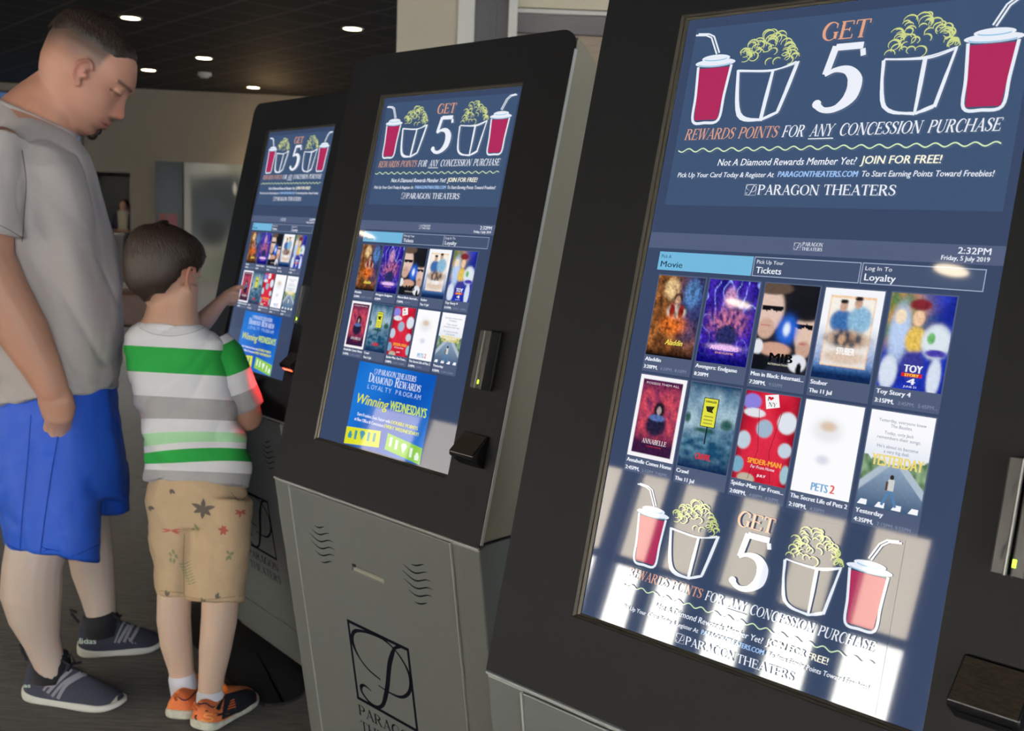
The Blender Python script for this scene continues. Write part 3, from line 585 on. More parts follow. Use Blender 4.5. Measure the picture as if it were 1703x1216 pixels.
def p_red(x, y):
    c = mix(srgb(196, 22, 50), srgb(226, 48, 74), 0.5 + nzv(x, y, 3, 4)); c = mix(c, srgb(120, 14, 34), (abs(x - 0.5) - 0.36) * 6)
    for cx, cy, rx, ry, q in ((0.14, 0.12, 0.17, 0.09, srgb(140, 130, 220)), (0.22, 0.24, 0.2, 0.05, srgb(226, 226, 234)), (0.84, 0.30, 0.17, 0.12, srgb(222, 228, 238)), (0.45, 0.40, 0.15, 0.10, srgb(160, 182, 204)), (0.06, 0.84, 0.12, 0.09, srgb(120, 170, 196)), (0.95, 0.86, 0.08, 0.10, srgb(160, 196, 206)), (0.26, 0.98, 0.16, 0.06, srgb(190, 180, 160)), (0.1, 0.56, 0.13, 0.1, srgb(190, 206, 220)), (0.88, 0.60, 0.12, 0.08, srgb(196, 210, 224))): c = mix(c, q, blob(x, y, cx, cy, rx, ry, 0.6))
    return c
def p_white(x, y):
    c = srgb(252, 252, 254); c = mix(c, srgb(226, 226, 230), blob(x, y, 0.45, 0.30, 0.24, 0.12, 3) * 0.8); c = mix(c, srgb(214, 178, 138), blob(x, y, 0.46, 0.26, 0.13, 0.05, 3) * 0.8)
    c = mix(c, srgb(190, 196, 216), blob(x, y, 0.45, 0.62, 0.1, 0.045, 4) * 0.7); return c
def p_road(x, y):
    c = mix(srgb(250, 250, 254), srgb(190, 206, 224), (y - 0.2) * 1.4); tree = 0.46 + 0.08 * (1 - abs(x - 0.5) * 2) + nzv(x, y, 9, 1) * 0.04
    if y > tree: c = mix(srgb(74, 110, 74), srgb(150, 176, 140), 0.5 + nzv(x, y, 12, 3))
    hw = 0.06 + (y - 0.55) * 1.5
    if y > 0.55 and abs(x - 0.5) < hw + 0.16: c = srgb(176, 190, 204)
    if y > 0.55 and abs(x - 0.5) < hw: c = mix(srgb(150, 172, 196), srgb(66, 92, 124), (y - 0.5) * 2)
    return c
POST = [('Aladdin', ['3:20PM,', '6:20PM,  8:15PM'], p_fire), ('Avengers: Endgame', ['8:20PM', ''], p_cosmic), ('Men in Black: Internati...', ['7:20PM,', '9:55PM'], p_duo), ('Stuber', ['Thu 11 Jul', ''], p_pals), ('Toy Story 4', ['3:15PM,', '3:45PM,  5:45PM...'], p_toys),
        ('Annabelle Comes Home', ['2:45PM,', '5:15PM  7:45PM'], p_maroon), ('Crawl', ['Thu 11 Jul', ''], p_storm), ('Spider-Man: Far From...', ['2:00PM,', '4:00PM  4:30PM'], p_red), ('The Secret Life of Pets 2', ['2:10PM,', '4:30PM'], p_white), ('Yesterday', ['4:35PM,', '7:15PM, 9:55PM'], p_road)]
PU = [0.51, 2.06, 3.63, 5.19, 6.77]
def poster_title(a, k, u0, v0, w, h):
    X = lambda x: u0 + w * x; Y = lambda y: v0 + h * y
    def c(t, x0, x1, y, hh, col, **q): a.text(t, X(x0), Y(y), hh, col, X(x1), **q)
    a.up()
    if k == 0: c('Aladdin', 0.38, 0.74, 0.85, 0.15, srgb(236, 220, 90), slant=0.25, bold=0.01)
    if k == 1: c('AVENGERS', 0.24, 0.80, 0.835, 0.11, srgb(250, 200, 246), bold=0.012); c('ENDGAME', 0.36, 0.72, 0.88, 0.05, srgb(250, 180, 120))
    if k == 2: c('MIB', 0.30, 0.72, 0.89, 0.22, srgb(10, 10, 12), bold=0.03); c('INTERNATIONAL', 0.3, 0.74, 0.93, 0.05, srgb(230, 226, 200))
    if k == 3: c('STUBER', 0.36, 0.66, 0.72, 0.17, srgb(250, 250, 250), bold=0.02)
    if k == 4:
        c('TOY', 0.38, 0.66, 0.82, 0.17, C_W, bold=0.02); a.rect(X(0.36), Y(0.83), X(0.68), Y(0.868), srgb(214, 40, 44)); a.up(); c('STORY', 0.41, 0.63, 0.864, 0.065, srgb(246, 220, 90), bold=0.008); c('4', 0.46, 0.58, 0.945, 0.14, C_W, bold=0.02); c('JUNE 21', 0.42, 0.62, 0.98, 0.045, C_W)
    if k == 5: c('POSSESS THEM ALL', 0.15, 0.86, 0.105, 0.06, srgb(230, 214, 222), font='sans'); c('ANNABELLE', 0.27, 0.80, 0.82, 0.12, srgb(240, 236, 240), font='serif'); c('COMES HOME', 0.38, 0.7, 0.86, 0.04, srgb(206, 50, 60))
    if k == 6:
        a.line([(X(0.47), Y(0.48)), (X(0.47), Y(0.70))], 0.035, srgb(24, 28, 40)); a.up(); a.rect(X(0.32), Y(0.16), X(0.62), Y(0.50), srgb(30, 30, 24)); a.up(); a.rect(X(0.335), Y(0.168), X(0.605), Y(0.492), srgb(226, 226, 70)); a.up(); c('DANGER', 0.36, 0.58, 0.215, 0.055, srgb(26, 26, 20), bold=0.006)
        for yy in (0.37, 0.41, 0.45): a.rect(X(0.38), Y(yy), X(0.56), Y(yy + 0.012), srgb(160, 150, 60))
        a.ngon([(X(0.38), Y(0.26)), (X(0.56), Y(0.25)), (X(0.52), Y(0.30)), (X(0.55), Y(0.33)), (X(0.42), Y(0.32))], srgb(50, 50, 30))
        c('CRAWL', 0.34, 0.64, 0.88, 0.16, srgb(222, 44, 52), bold=0.02)
    if k == 7:
        a.poly([(X(0.36), Y(0.03)), (X(0.60), Y(0.0)), (X(0.66), Y(0.14)), (X(0.42), Y(0.18))], [(0, 3, 2, 1)], srgb(250, 246, 246)); a.up(); c('I', 0.42, 0.445, 0.085, 0.1, srgb(24, 24, 24), font='serif'); c('NY', 0.45, 0.60, 0.145, 0.1, srgb(24, 24, 24), font='serif')
        a.ngon([(X(0.48 + 0.048 * math.sin(t) ** 3), Y(0.055) - 0.052 * (0.8125 * math.cos(t) - 0.3125 * math.cos(2 * t) - 0.125 * math.cos(3 * t) - 0.0625 * math.cos(4 * t))) for t in [2 * math.pi * i / 24 for i in range(24)]], srgb(214, 30, 44))
        for xx in (0.3, 0.72): a.line([(X(xx), Y(0.2)), (X(0.5 + (xx - 0.5) * 0.5), Y(0.65)), (X(xx), Y(0.98))], 0.012, srgb(120, 10, 30))
        c('SPIDER-MAN', 0.24, 0.86, 0.80, 0.13, srgb(246, 170, 60), bold=0.015); c('Far From Home', 0.32, 0.76, 0.85, 0.08, C_W, slant=0.2); c('JULY', 0.46, 0.62, 0.935, 0.06, C_W, bold=0.01)
    if k == 8: c('PETS', 0.34, 0.62, 0.955, 0.19, srgb(120, 172, 212), bold=0.02); c('2', 0.66, 0.73, 0.95, 0.2, srgb(226, 92, 80), bold=0.02)
    if k == 9:
        for i, (t, x0, x1) in enumerate((('Yesterday, everyone knew', 0.14, 0.88), ('The Beatles.', 0.34, 0.68), ('Today, only Jack', 0.26, 0.72), ('remembers their songs.', 0.16, 0.84), ("He's about to become", 0.18, 0.82), ('a very big deal.', 0.3, 0.7))): c(t, x0, x1, (0.11, 0.16, 0.235, 0.285, 0.375, 0.425)[i], 0.075, srgb(116, 126, 150))
        c('YESTERDAY', 0.13, 0.93, 0.56, 0.26, srgb(238, 216, 120), bold=0.02)
        for xx in (0.04, 0.32, 0.58, 0.84): a.poly([(X(xx + 0.03), Y(0.93)), (X(xx + 0.13), Y(0.93)), (X(xx + 0.13), Y(0.985)), (X(xx - 0.02), Y(0.985))], [(0, 3, 2, 1)], srgb(246, 248, 252))
        a.up(); a.ngon(arc(X(0.5), Y(0.66), 0.045, 0.055, 0, 360, 12)[:-1], srgb(50, 42, 40)); a.ngon([(X(0.45), Y(0.685)), (X(0.55), Y(0.685)), (X(0.55), Y(0.80)), (X(0.45), Y(0.80))], srgb(206, 208, 206)); a.line([(X(0.49), Y(0.80)), (X(0.40), Y(0.955))], 0.06, srgb(86, 130, 176)); a.line([(X(0.51), Y(0.80)), (X(0.62), Y(0.955))], 0.06, srgb(86, 130, 176)); a.rect(X(0.42), Y(0.71), X(0.46), Y(0.80), srgb(90, 70, 56))

# ------------------------------------------------------------------ kiosks
ct, st_ = math.cos(TH), math.sin(TH)
def Lk(u, v, h=0.0):
    """kiosk-local metres from screen units: u right, v down the leaning face, h out of it"""
    y, z = ct * -h - st_ * v, st_ * h - ct * v
    return ((u - 4.35) * S, y * S, (z + FZ) * S)
PHI = math.radians(9.7); JY, JZ = -st_ * 18.4, -ct * 18.4
def Lp(u, k, h=0.0):
    """kiosk-local metres on the lower panel: u right, k down from the joint, h out of it"""
    y, z = JY + math.sin(PHI) * k - math.cos(PHI) * h, JZ - math.cos(PHI) * k - math.sin(PHI) * h
    return ((u - 4.35) * S, y * S, (z + FZ) * S)
def Ls(u, y, z): return ((u - 4.35) * S, y * S, (z + FZ) * S)

def rrect(u0, v0, u1, v1, r, n=8):
    if r == 0: return [(u0, v0), (u0, v1), (u1, v1), (u1, v0)]
    o = []
    for cx, cy, a in ((u0 + r, v0 + r, 270), (u0 + r, v1 - r, 180), (u1 - r, v1 - r, 90), (u1 - r, v0 + r, 0)):
        o += [(cx + r * math.cos(math.radians(a - q)), cy - r * math.sin(math.radians(a - q))) for q in np.linspace(0, 90, n)] if False else []
    return o
def plate_with_hole(outer, holes, h0, h1, mapping):
    bm = bmesh.new()
    def loop(pts):
        vs_ = [bm.verts.new((p[0], p[1], 0)) for p in pts]; return [bm.edges.new((vs_[i], vs_[(i + 1) % len(vs_)])) for i in range(len(vs_))]
    es = loop(outer)
    for h in holes: es += loop(h)
    bmesh.ops.triangle_fill(bm, use_beauty=True, use_dissolve=False, edges=es)
    r = bmesh.ops.extrude_face_region(bm, geom=bm.faces[:])
    for g_ in r['geom']:
        if isinstance(g_, bmesh.types.BMVert): g_.co.z = 1
    for v in bm.verts:
        v.co = mapping(v.co.x, v.co.y, h1 if v.co.z > 0.5 else h0)
    bmesh.ops.recalc_face_normals(bm, faces=bm.faces)
    return bm
def from_bm(name, bm, m, parent):
    me = bpy.data.meshes.new(name); bm.to_mesh(me); bm.free(); return link(name, me, m, parent)

def make_kiosk():
    k = empty('ticket_kiosk', (0, 0, 0))
    U0, U1, V0, V1, R = -2.8, 11.5, -2.12, 18.4, 0.75
    outer = [(U0 + R - R * math.sin(a), V0 + R - R * math.cos(a)) for a in np.linspace(0, math.pi / 2, 9)] + [(U0, V1), (U1, V1)] + [(U1 - R + R * math.cos(a), V0 + R - R * math.sin(a)) for a in np.linspace(0, math.pi / 2, 9)]
    bz = from_bm('screen_bezel', plate_with_hole(outer, [[(-0.2, -0.12), (-0.2, 16.15), (9.05, 16.15), (9.05, -0.12)]], -0.12, 0.0, Lk), M_BLACK, k); bevel(bz, 0.0012, 2)
    # stepped inner trim round the glass
    tr = MB()
    for (a0, b0, a1, b1, ha, hb) in ((-0.2, -0.12, 9.05, 16.15, -0.02, -0.06), (-0.11, -0.07, 9.03, 16.09, -0.10, -0.13)):
        i0, j0, i1, j1 = a0 + 0.075, b0 + 0.05, a1 - 0.02, b1 - 0.05
        tr.add([Lk(a0, b0, ha), Lk(a1, b0, ha), Lk(a1, b1, ha), Lk(a0, b1, ha), Lk(i0, j0, hb), Lk(i1, j0, hb), Lk(i1, j1, hb), Lk(i0, j1, hb)], [(0, 1, 5, 4), (1, 2, 6, 5), (2, 3, 7, 6), (3, 0, 4, 7)])
    tr.build('inner_trim', M_BRONZE, k)
    # cabinets behind the face: the top slopes down towards the back
    e = 0.03
    prof = [(ct * 0.19 - st_ * (V0 + 0.3), st_ * -0.19 - ct * (V0 + 0.3)), (6.3, -2.6), (6.3, JZ + 0.45), (JY + ct * 0.19 + 0.05, JZ - st_ * .19 + 0.15)]
    uc = MB().prism(prof, lambda y, z, u: Ls(u, y, z), U0 + e, U1 - e).build('upper_cabinet', M_SIDE, k); bevel(uc, 0.002, 2)
    def lowpt(kk, h=0.0): return (JY + math.sin(PHI) * kk - math.cos(PHI) * h, JZ - math.cos(PHI) * kk - math.sin(PHI) * h)
    prof = [lowpt(0.12), lowpt(17.4), (6.0, lowpt(17.4)[1]), (6.0, JZ + 0.38), (JY + 0.5, JZ + 0.02)]
    lc = MB().prism(prof, lambda y, z, u: Ls(u, y, z), U0, U1).build('lower_cabinet', M_SILVER, k); bevel(lc, 0.003, 2)
    lpn = from_bm('front_panel', plate_with_hole([(-1.35, 0.16), (-1.45, 14.72), (9.75, 14.72), (9.9, 0.16)], [[(2.95, 2.95), (2.95, 3.3), (5.2, 3.3), (5.2, 2.95)]], 0.01, 0.10, Lp), M_PANEL, k); bevel(lpn, 0.0016, 2)
    kp = MB().box((-1.45, 14.84, 0.01), (9.75, 17.36, 0.10), lambda p: Lp(*p)).build('kick_panel', M_PANEL, k); bevel(kp, 0.0015, 2)
    ed = MB()
    ed.box((U0 + 0.02, 0.03, -0.06), (U1 - 0.02, 0.10, 0.03), lambda p: Lp(*p)); ed.box((-1.43, 0.16, 0.02), (-1.38, 14.7, 0.115), lambda p: Lp(p[0] - 0.1 * (p[1] - 0.16) / 14.6, p[1], p[2])); ed.box((9.91, 0.16, 0.02), (9.96, 14.7, 0.115), lambda p: Lp(p[0] - 0.15 * (p[1] - 0.16) / 14.6, p[1], p[2]))
    ed.box((U1 - 0.03, -1.3, -0.19), (U1 + 0.03, 18.3, -0.04), lambda p: Lk(*p))
    ed.build('metal_edge_highlight', M_EDGE, k)  # silver lip, plus seam highlights built as pale strips
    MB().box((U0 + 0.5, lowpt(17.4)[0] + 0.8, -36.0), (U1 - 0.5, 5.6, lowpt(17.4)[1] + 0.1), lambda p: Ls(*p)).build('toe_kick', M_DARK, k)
    # ticket slot with its light lip
    sl = MB().box((2.93, 2.93, -0.25), (5.22, 3.32, -0.2), lambda p: Lp(*p)).box((3.0, 3.02, -0.22), (5.2, 3.3, 0.05), lambda p: Lp(p[0], p[1] if p[1] > 3.1 else p[1] + (0.16 if p[2] > 0 else 0), p[2])).build('ticket_slot', mat('slot_lip', srgb(150, 148, 136), 0.5), k)
    MB().box((2.95, 2.96, -0.1), (3.12, 3.12, 0.06), lambda p: Lp(*p)).build('slot_opening', M_DARK, sl)
    for (uc_, a0, rows) in ((0.75, 0.0, [(.35, 1.14), (0.05, 1.5), (-.19, 1.75), (-.12, 1.78), (.1, 1.7), (.5, 1.4)]), (7.6, 6.85, [(.45, 1.3), (-.1, 1.45), (-.2, 1.65), (-.15, 1.7), (.1, 1.6), (.4, 1.25)])):
        a = Art(Lp); a.h = 0.105
        for i, (x0, x1) in enumerate(rows):
            a.line([(a0 + x, 1.66 + 0.35 * i + 0.13 * math.sin(2 * math.pi * (x - 0.1) / 1.9)) for x in np.linspace(x0, x1, 20)], [0.02, 0.06, 0.075, 0.06, 0.02], (0.006, 0.006, 0.008))
        o = a.build('speaker_grille', k, attr_mat('print_ink', 'Col', 0.8, 0.05))
    a = Art(Lp); a.h = 0.106; ink = (0.004, 0.004, 0.009); monogram(a, 2.0, 6.0, 4.47, ink, 1.35)
    a.text('PARAGON', 2.0, 11.0, 0.56, ink, 6.5, font='serif'); a.text('THEATERS', 2.02, 11.85, 0.56, ink, 6.55, font='serif')
    a.build('printed_emblem', k, MATS['print_ink'])
    # screen: glass lit from behind, all pictures lie on it
    sc = Art(Lk); sc.h = -0.16; sc.rect(-0.03, -0.02, 9.03, 16.03, C_BG); so = sc.build('screen', k)
    a = Art(Lk); a.h = -0.15; a.rect(0.27, 0.25, 8.80, 5.02, C_AD); concession_ad(a, Fit(0.27, 0.25, 1.0)); a.build('advert_banner', so)
    a = Art(Lk); a.h = -0.15; a.rect(0.0, 5.76, 9.02, 6.18, C_BAR); a.up(); monogram(a, 4.18, 5.88, 0.19, C_W, 0.6); a.text('PARAGON', 4.4, 5.95, 0.09, C_W, 4.92, font='serif'); a.text('THEATERS', 4.4, 6.06, 0.08, C_W, 4.92, font='serif')
    a.text('2:32PM', 8.03, 5.96, 0.15, C_W, 8.71, bold=0.006); a.text('Friday, 5 July 2019', 7.70, 6.11, 0.105, C_W, 8.71, bold=0.006); a.build('header_bar', so)
    for i, (u0, u1, t1, t2) in enumerate(((0.39, 3.17, 'Pick A', 'Movie'), (3.2, 5.94, 'Pick Up Your', 'Tickets'), (5.97, 8.69, 'Log In To', 'Loyalty'))):
        a = Art(Lk); a.h = -0.15; a.rect(u0, 6.27, u1, 6.755, srgb(116, 184, 222) if i == 0 else C_TAB); a.up(); ci = srgb(40, 70, 96) if i == 0 else C_W
        if i: a.frame(u0, 6.27, u1, 6.755, 0.018, srgb(170, 184, 208))
        a.text(t1, u0 + 0.08, 6.44, 0.1, ci, u0 + 0.08 + (0.3, 0.72, 0.62)[i]); a.text(t2, u0 + 0.09, 6.675, 0.165, ci, u0 + 0.09 + (0.67, 0.68, 0.72)[i], bold=0.008); a.build('menu_tab', so)
    for k_, (title, times, fn) in enumerate(POST):
        u0 = PU[k_ % 5]; v0, v1, vc = (6.90, 9.01, 9.45) if k_ < 5 else (9.54, 11.68, 12.10); w = 1.42
        a = Art(Lk); a.h = -0.15; a.rect(u0 - 0.03, v0 - 0.03, u0 + w + 0.03, vc, C_CELL); a.up(); a.image(u0, v0, u0 + w, v1, fn, grain=(1.1, 1.2, 0.25, 0.55, 0.5, 0.8, 0.6, 0.15, 0.0, 0.15)[k_]); poster_title(a, k_, u0, v0, w, v1 - v0)
        tw = min(1.38, 0.085 * len(title) * 0.82); tb = v1 + 0.16; a.text(title, u0 + 0.02, tb, 0.105, C_W, u0 + 0.02 + tw, bold=0.012)
        a.text(times[0], u0 + 0.02, v1 + 0.36, 0.10, C_W, bold=0.012)
        if times[1]: a.text(times[1], u0 + 0.55, v1 + 0.36, 0.085, C_DIM)
        a.build('movie_poster', so)
    # card reader: two ridges with a swipe gap and a green lamp
    cr = MB(); B = lambda lo, hi: cr.box(lo, hi, lambda p: Lk(*p))
    B((9.95, 10.05, -0.02), (10.62, 12.42, 0.12)); B((9.97, 10.07, 0.1), (10.24, 12.40, 0.62)); B((10.34, 10.07, 0.1), (10.60, 12.40, 0.62))
    cro = cr.build('card_reader', M_SATIN, k); bevel(cro, 0.0015, 2)
    MB().box((10.235, 10.1, 0.5), (10.26, 12.38, 0.64), lambda p: Lk(*p)).build('swipe_rail', M_EDGE, cro)
    for v_ in (10.62, 11.85):
        a = Art(Lk); a.h = 0.63; a.ngon([(10.2, v_ - 0.12), (10.16, v_ + 0.25), (10.13, v_ + 0.25), (10.13, v_ + 0.02)], srgb(60, 62, 62)); a.build('arrow_mark', cro, attr_mat('print_ink'))
    led = MB().box((10.36, 12.04, 0.6), (10.43, 12.2, 0.645), lambda p: Lk(*p)).build('indicator_lamp', mat('green_lamp', (0.3, 0.5, 0.02), 0.3, emit=(0.55, 1.0, 0.03), es=2.2), cro)
    # barcode scanner hood
    sh = MB(); pf = [(14.15, 0.0), (14.15, 0.12), (14.98, 0.74), (15.12, 0.70), (15.42, 0.06), (15.42, 0.0)]
    sho = sh.prism(pf, lambda v, h, u: Lk(u, v, h), 9.62, 10.98).build('barcode_scanner', M_GLOSSBLACK, k); bevel(sho, 0.0012, 2)
    MB().box((9.66, 0, 0.0), (10.94, 1, 0.012), lambda p: Lk(p[0], 14.17 + 0.80 * p[1], 0.135 + 0.62 * p[1] + p[2])).build('scratched_top', M_SCRATCH, sho)
    MB().box((9.78, 0.28, 0.0), (10.82, 0.5, 0.015), lambda p: Lk(p[0], 15.12 + 0.30 * p[1], 0.72 - 0.64 * p[1] + p[2])).build('scan_window', mat('scan_glass', (0.01, 0.01, 0.012), 0.05), sho)
    return k, so, sho
def copy_tree(o, parent=None):
    c = o.copy(); COL.objects.link(c)
    if parent: c.parent = parent
    for ch in list(o.children): copy_tree(ch, c)
    return c
k0, s0, h0 = make_kiosk()
KP = [((0.0, 0.0), 0.0), ((-22.036675, 8.137582), -0.035765), ((-45.352943, 17.72255), -0.136386)]
KL = ['nearest ticket kiosk, largest in view, with the concession advert repeated below its posters', 'middle ticket kiosk with blue and yellow Wednesday offer, monogram on its silver front', 'farthest ticket kiosk that the boy in the striped shirt is touching']
def wednesday_ad(so):
    a = Art(Lk); a.h = -0.15; BL, BL2, YE, GR = srgb(10, 84, 184), srgb(30, 120, 214), srgb(222, 224, 40), srgb(140, 200, 70)
    a.image(1.87, 12.2, 7.13, 15.97, lambda x, y: mix(BL, BL2, 0.5 + 0.5 * math.sin(x * 5 + y * 3)), 12, 8); a.up()
    monogram(a, 3.05, 12.42, 0.26, C_W, 0.7); a.text('PARAGON THEATERS', 3.36, 12.64, 0.24, C_W, 5.9, font='serif')
    a.text('D', 2.76, 13.03, 0.40, C_W, 3.05, font='serif'); a.text('IAMOND', 3.06, 13.03, 0.30, C_W, 4.42, font='serif'); a.text('R', 4.6, 13.03, 0.40, C_W, 4.88, font='serif'); a.text('EWARDS', 4.89, 13.03, 0.30, C_W, 6.3, font='serif')
    x = 2.78
    for ch in 'LOYALTY PROGRAM':
        if ch != ' ': a.text(ch, x, 13.34, 0.22, srgb(186, 208, 240))
        x += 0.245
    a.text('Winning', 2.1, 14.06, 0.46, YE, 4.36, slant=0.28, bold=0.02); a.text('WEDNESDAYS', 4.53, 14.03, 0.42, srgb(200, 226, 90), 6.93, bold=0.03)
    a.text('Earn Freebies Even Faster with', 2.44, 14.60, 0.15, C_W, 4.75, bold=0.01); a.text('DOUBLE POINTS', 4.82, 14.60, 0.16, YE, 6.58, bold=0.02); a.text('at Box Office & Concession', 2.3, 14.84, 0.15, C_W, 4.36, bold=0.01); a.text('EVERY WEDNESDAY!', 4.42, 14.84, 0.16, YE, 6.69, bold=0.02)
    a.ngon([(1.85, 15.2), (1.87, 15.97), (4.33, 15.74), (4.26, 15.03)], YE); a.ngon([(4.75, 15.02), (4.73, 15.74), (7.12, 15.97), (7.1, 15.28)], GR); a.up()
    for i, (cx, cy) in enumerate(((2.2, 15.5), (2.6, 15.47), (3.05, 15.43), (3.5, 15.4), (3.9, 15.37), (5.05, 15.36), (5.45, 15.42), (5.95, 15.5), (6.45, 15.58), (6.85, 15.66))):
        c = srgb(60, 150, 170) if i < 5 else srgb(226, 240, 226)
        if i in (2, 7): a.ngon([(cx - 0.2, cy - 0.12), (cx - 0.1, cy - 0.22), (cx + 0.1, cy - 0.22), (cx + 0.2, cy - 0.12), (cx, cy + 0.22)], c)
        elif i in (0, 9): a.ngon([(cx - 0.15, cy - 0.03), (cx + 0.15, cy - 0.03), (cx + 0.12, cy + 0.17), (cx - 0.12, cy + 0.17)], c); a.ngon(arc(cx, cy - 0.06, 0.1, 0.1, 0, 360, 10)[:-1], c)
        else: a.ngon([(cx - 0.09, cy - 0.2), (cx + 0.09, cy - 0.2), (cx + 0.08, cy + 0.2), (cx - 0.08, cy + 0.2)], c)
    return a.build('lower_advert', so)
kiosks = []
for i, ((X, Y), yaw) in enumerate(KP):
    k = k0 if i == 0 else copy_tree(k0)
    k.location = ((X + 4.35 * math.cos(yaw)) * S, (Y + 4.35 * math.sin(yaw)) * S, 0); k.rotation_euler = (0, 0, yaw)
    tag(k, KL[i], 'ticket kiosk', 'row of three ticket kiosks'); kiosks.append(k)
def part(k, name): return next(c for c in k.children if c.name.split('.')[0] == name)
a = Art(Lk, clip=16.0); a.h = -0.15; a.rect(0.99, 12.22, 7.99, 16.0, srgb(53, 70, 100)); concession_ad(a, Fit(0.99, 12.22, 0.82)); a.build('lower_advert', s0)
w0 = wednesday_ad(part(kiosks[1], 'screen')); w1 = w0.copy(); COL.objects.link(w1); w1.parent = part(kiosks[2], 'screen')
# the far scanner is reading: its window and a small lamp glow red
fs = part(kiosks[2], 'barcode_scanner'); fw = part(fs, 'scan_window'); fw.data = fw.data.copy(); fw.data.materials.clear(); fw.data.materials.append(mat('red_scan_glow', (0.3, 0.01, 0.0), 0.2, emit=(1.0, 0.05, 0.02), es=14)); tag(fw, 'scan window glowing red')
ld = bpy.data.lights.new('scanner_lamp', 'SPOT'); ld.energy = 1.2; ld.color = (1, 0.03, 0.03); ld.spot_size = math.radians(75); ld.shadow_soft_size = 0.01; ld.spot_blend = 0.5
lo = bpy.data.objects.new('scanner_lamp', ld); COL.objects.link(lo); lo.parent = fs
p_, q_ = Vector(Lk(10.3, 15.42, 0.62)), Vector(Lk(8.0, 20.5, 8.0)); lo.location = p_; lo.rotation_euler = (q_ - p_).to_track_quat('-Z', 'Y').to_euler()
# round black housing on the far kiosk's left side
hb = MB(); c_ = (-2.85, 6.1); disc_v = []
o = MB().prism(arc(-2.35, 6.2, 0.85, 1.75, 0, 360, 32)[:-1], lambda u, v, h: Lk(u, v, h), -1.6, -0.5).build('side_housing', M_SATIN, kiosks[2]); bevel(o, 0.004, 3)

# black mat in front of the far kiosk
mt = MB(); cm = [ground(505, 1166), ground(436, 1181), ground(318, 1075), ground(300, 1010), ground(400, 1000), ground(520, 1080)]
pts = [W(p) for p in cm]
def rounded(P, r=0.06, n=5):
    out = []
    for i in range(len(P)):
        a, b_, c = P[i - 1], P[i], P[(i + 1) % len(P)]; d0 = (a - b_).normalized(); d1 = (c - b_).normalized()
        p0 = b_ + d0 * r; p1 = b_ + d1 * r
        for t in np.linspace(0, 1, n): out.append(p0 * (1 - t) ** 2 + b_ * 2 * t * (1 - t) + p1 * t * t)
    return out
pr = rounded(pts); o = MB().prism([(p.x, p.y) for p in pr], lambda x, y, z: (x, y, z), 0.0005, 0.008).build('floor_mat', mat('black_rubber_mat', srgb(24, 24, 28), 0.75, bump=0.2, bump_scale=400)); tag(o, 'black rounded floor mat in front of the farthest kiosk', 'mat')
# ------------------------------------------------------------------ people: builders
def world_obj(name, me, mats, parent):
    """mesh data given in world metres, linked under parent (an unrotated empty or its part)"""
    r = parent
    while r.parent: r = r.parent
    me.transform(Matrix.Translation(-r.location)); return link(name, me, mats, parent)
def tube3(P, R, n=18, caps=True, squash=None):
    """closed tapering tube through world points P with radii R (metres); squash=(axis, factor)"""
    P = [Vector(p) for p in P]; rings = []; T = []
    for i in range(len(P)):
        d = P[min(i + 1, len(P) - 1)] - P[max(i - 1, 0)]; T.append(d.normalized())
    ref = Vector((0, 0, 1)) if abs(T[0].z) < 0.9 else Vector((1, 0, 0)); N = (ref - T[0] * ref.dot(T[0])).normalized()
    C = []
    for i, p in enumerate(P):
        N = (N - T[i] * N.dot(T[i])).normalized(); B = T[i].cross(N); C.append((p, R[i], N.copy(), B))
    if caps:
        p, r, N0, B0 = C[0]; pre = [(p - T[0] * r * math.sin(a), max(r * math.cos(a), 1e-5), N0, B0) for a in (1.5, 1.1, 0.6)]
        p, r, N1, B1 = C[-1]; post = [(p + T[-1] * r * math.sin(a), max(r * math.cos(a), 1e-5), N1, B1) for a in (0.6, 1.1, 1.5)]
        C = pre + C + post
    v = []
    for p, r, N, B in C:
        for k in range(n):
            a = 2 * math.pi * k / n; o = N * (math.cos(a) * r) + B * (math.sin(a) * r)
            if squash: ax = Vector(squash[0]); o = o - ax * o.dot(ax) * (1 - squash[1])
            v.append(p + o)
    return loft_faces(v, n, len(C))
def loft_faces(v, n, m):
    f = [(i * n + k, i * n + (k + 1) % n, (i + 1) * n + (k + 1) % n, (i + 1) * n + k) for i in range(m - 1) for k in range(n)]
    f += [tuple(range(n))[::-1], tuple(range((m - 1) * n, m * n))]; return v, f
class Fig:
    """builds a figure in the upright plane hd units ahead of the view: photo px across, dz units deeper"""
    def __init__(s, hd): s.hd = hd; s.k = upx(hd)
    def P(s, x, y, dz=0.0): return W(at(x, y, s.hd + dz))
    def m(s, px): return px * s.k * S
    def tube(s, pts, n=18, squash=None, caps=True): return tube3([s.P(*p[:3]) for p in pts], [s.m(p[3]) for p in pts], n, caps, squash)
    def rings(s, R, n=28, e=2.2):
        """R: (cx, cy, half width px, tilt deg, half depth px, dz)"""
        v = []
        for (cx, cy, hw, ang, dp, dz) in R:
            a = math.radians(ang)
            for k in range(n):
                t = 2 * math.pi * k / n; c, q = math.cos(t), math.sin(t); c = math.copysign(abs(c) ** (2 / e), c); q = math.copysign(abs(q) ** (2 / e), q)
                v.append(s.P(cx + hw * c * math.cos(a), cy + hw * c * math.sin(a), dz + dp * q * s.k))
        return loft_faces(v, n, len(R))
def ellipsoid(c, ax, n=20, m=12):
    c = Vector(c); v = []
    for i in range(m + 1):
        a = math.pi * (i + 0.02) / (m + 0.04) - math.pi / 2
        for k in range(n):
            t = 2 * math.pi * k / n; v.append(c + ax[0] * (math.cos(a) * math.cos(t)) + ax[1] * (math.cos(a) * math.sin(t)) + ax[2] * math.sin(a))
    return loft_faces(v, n, m + 1)
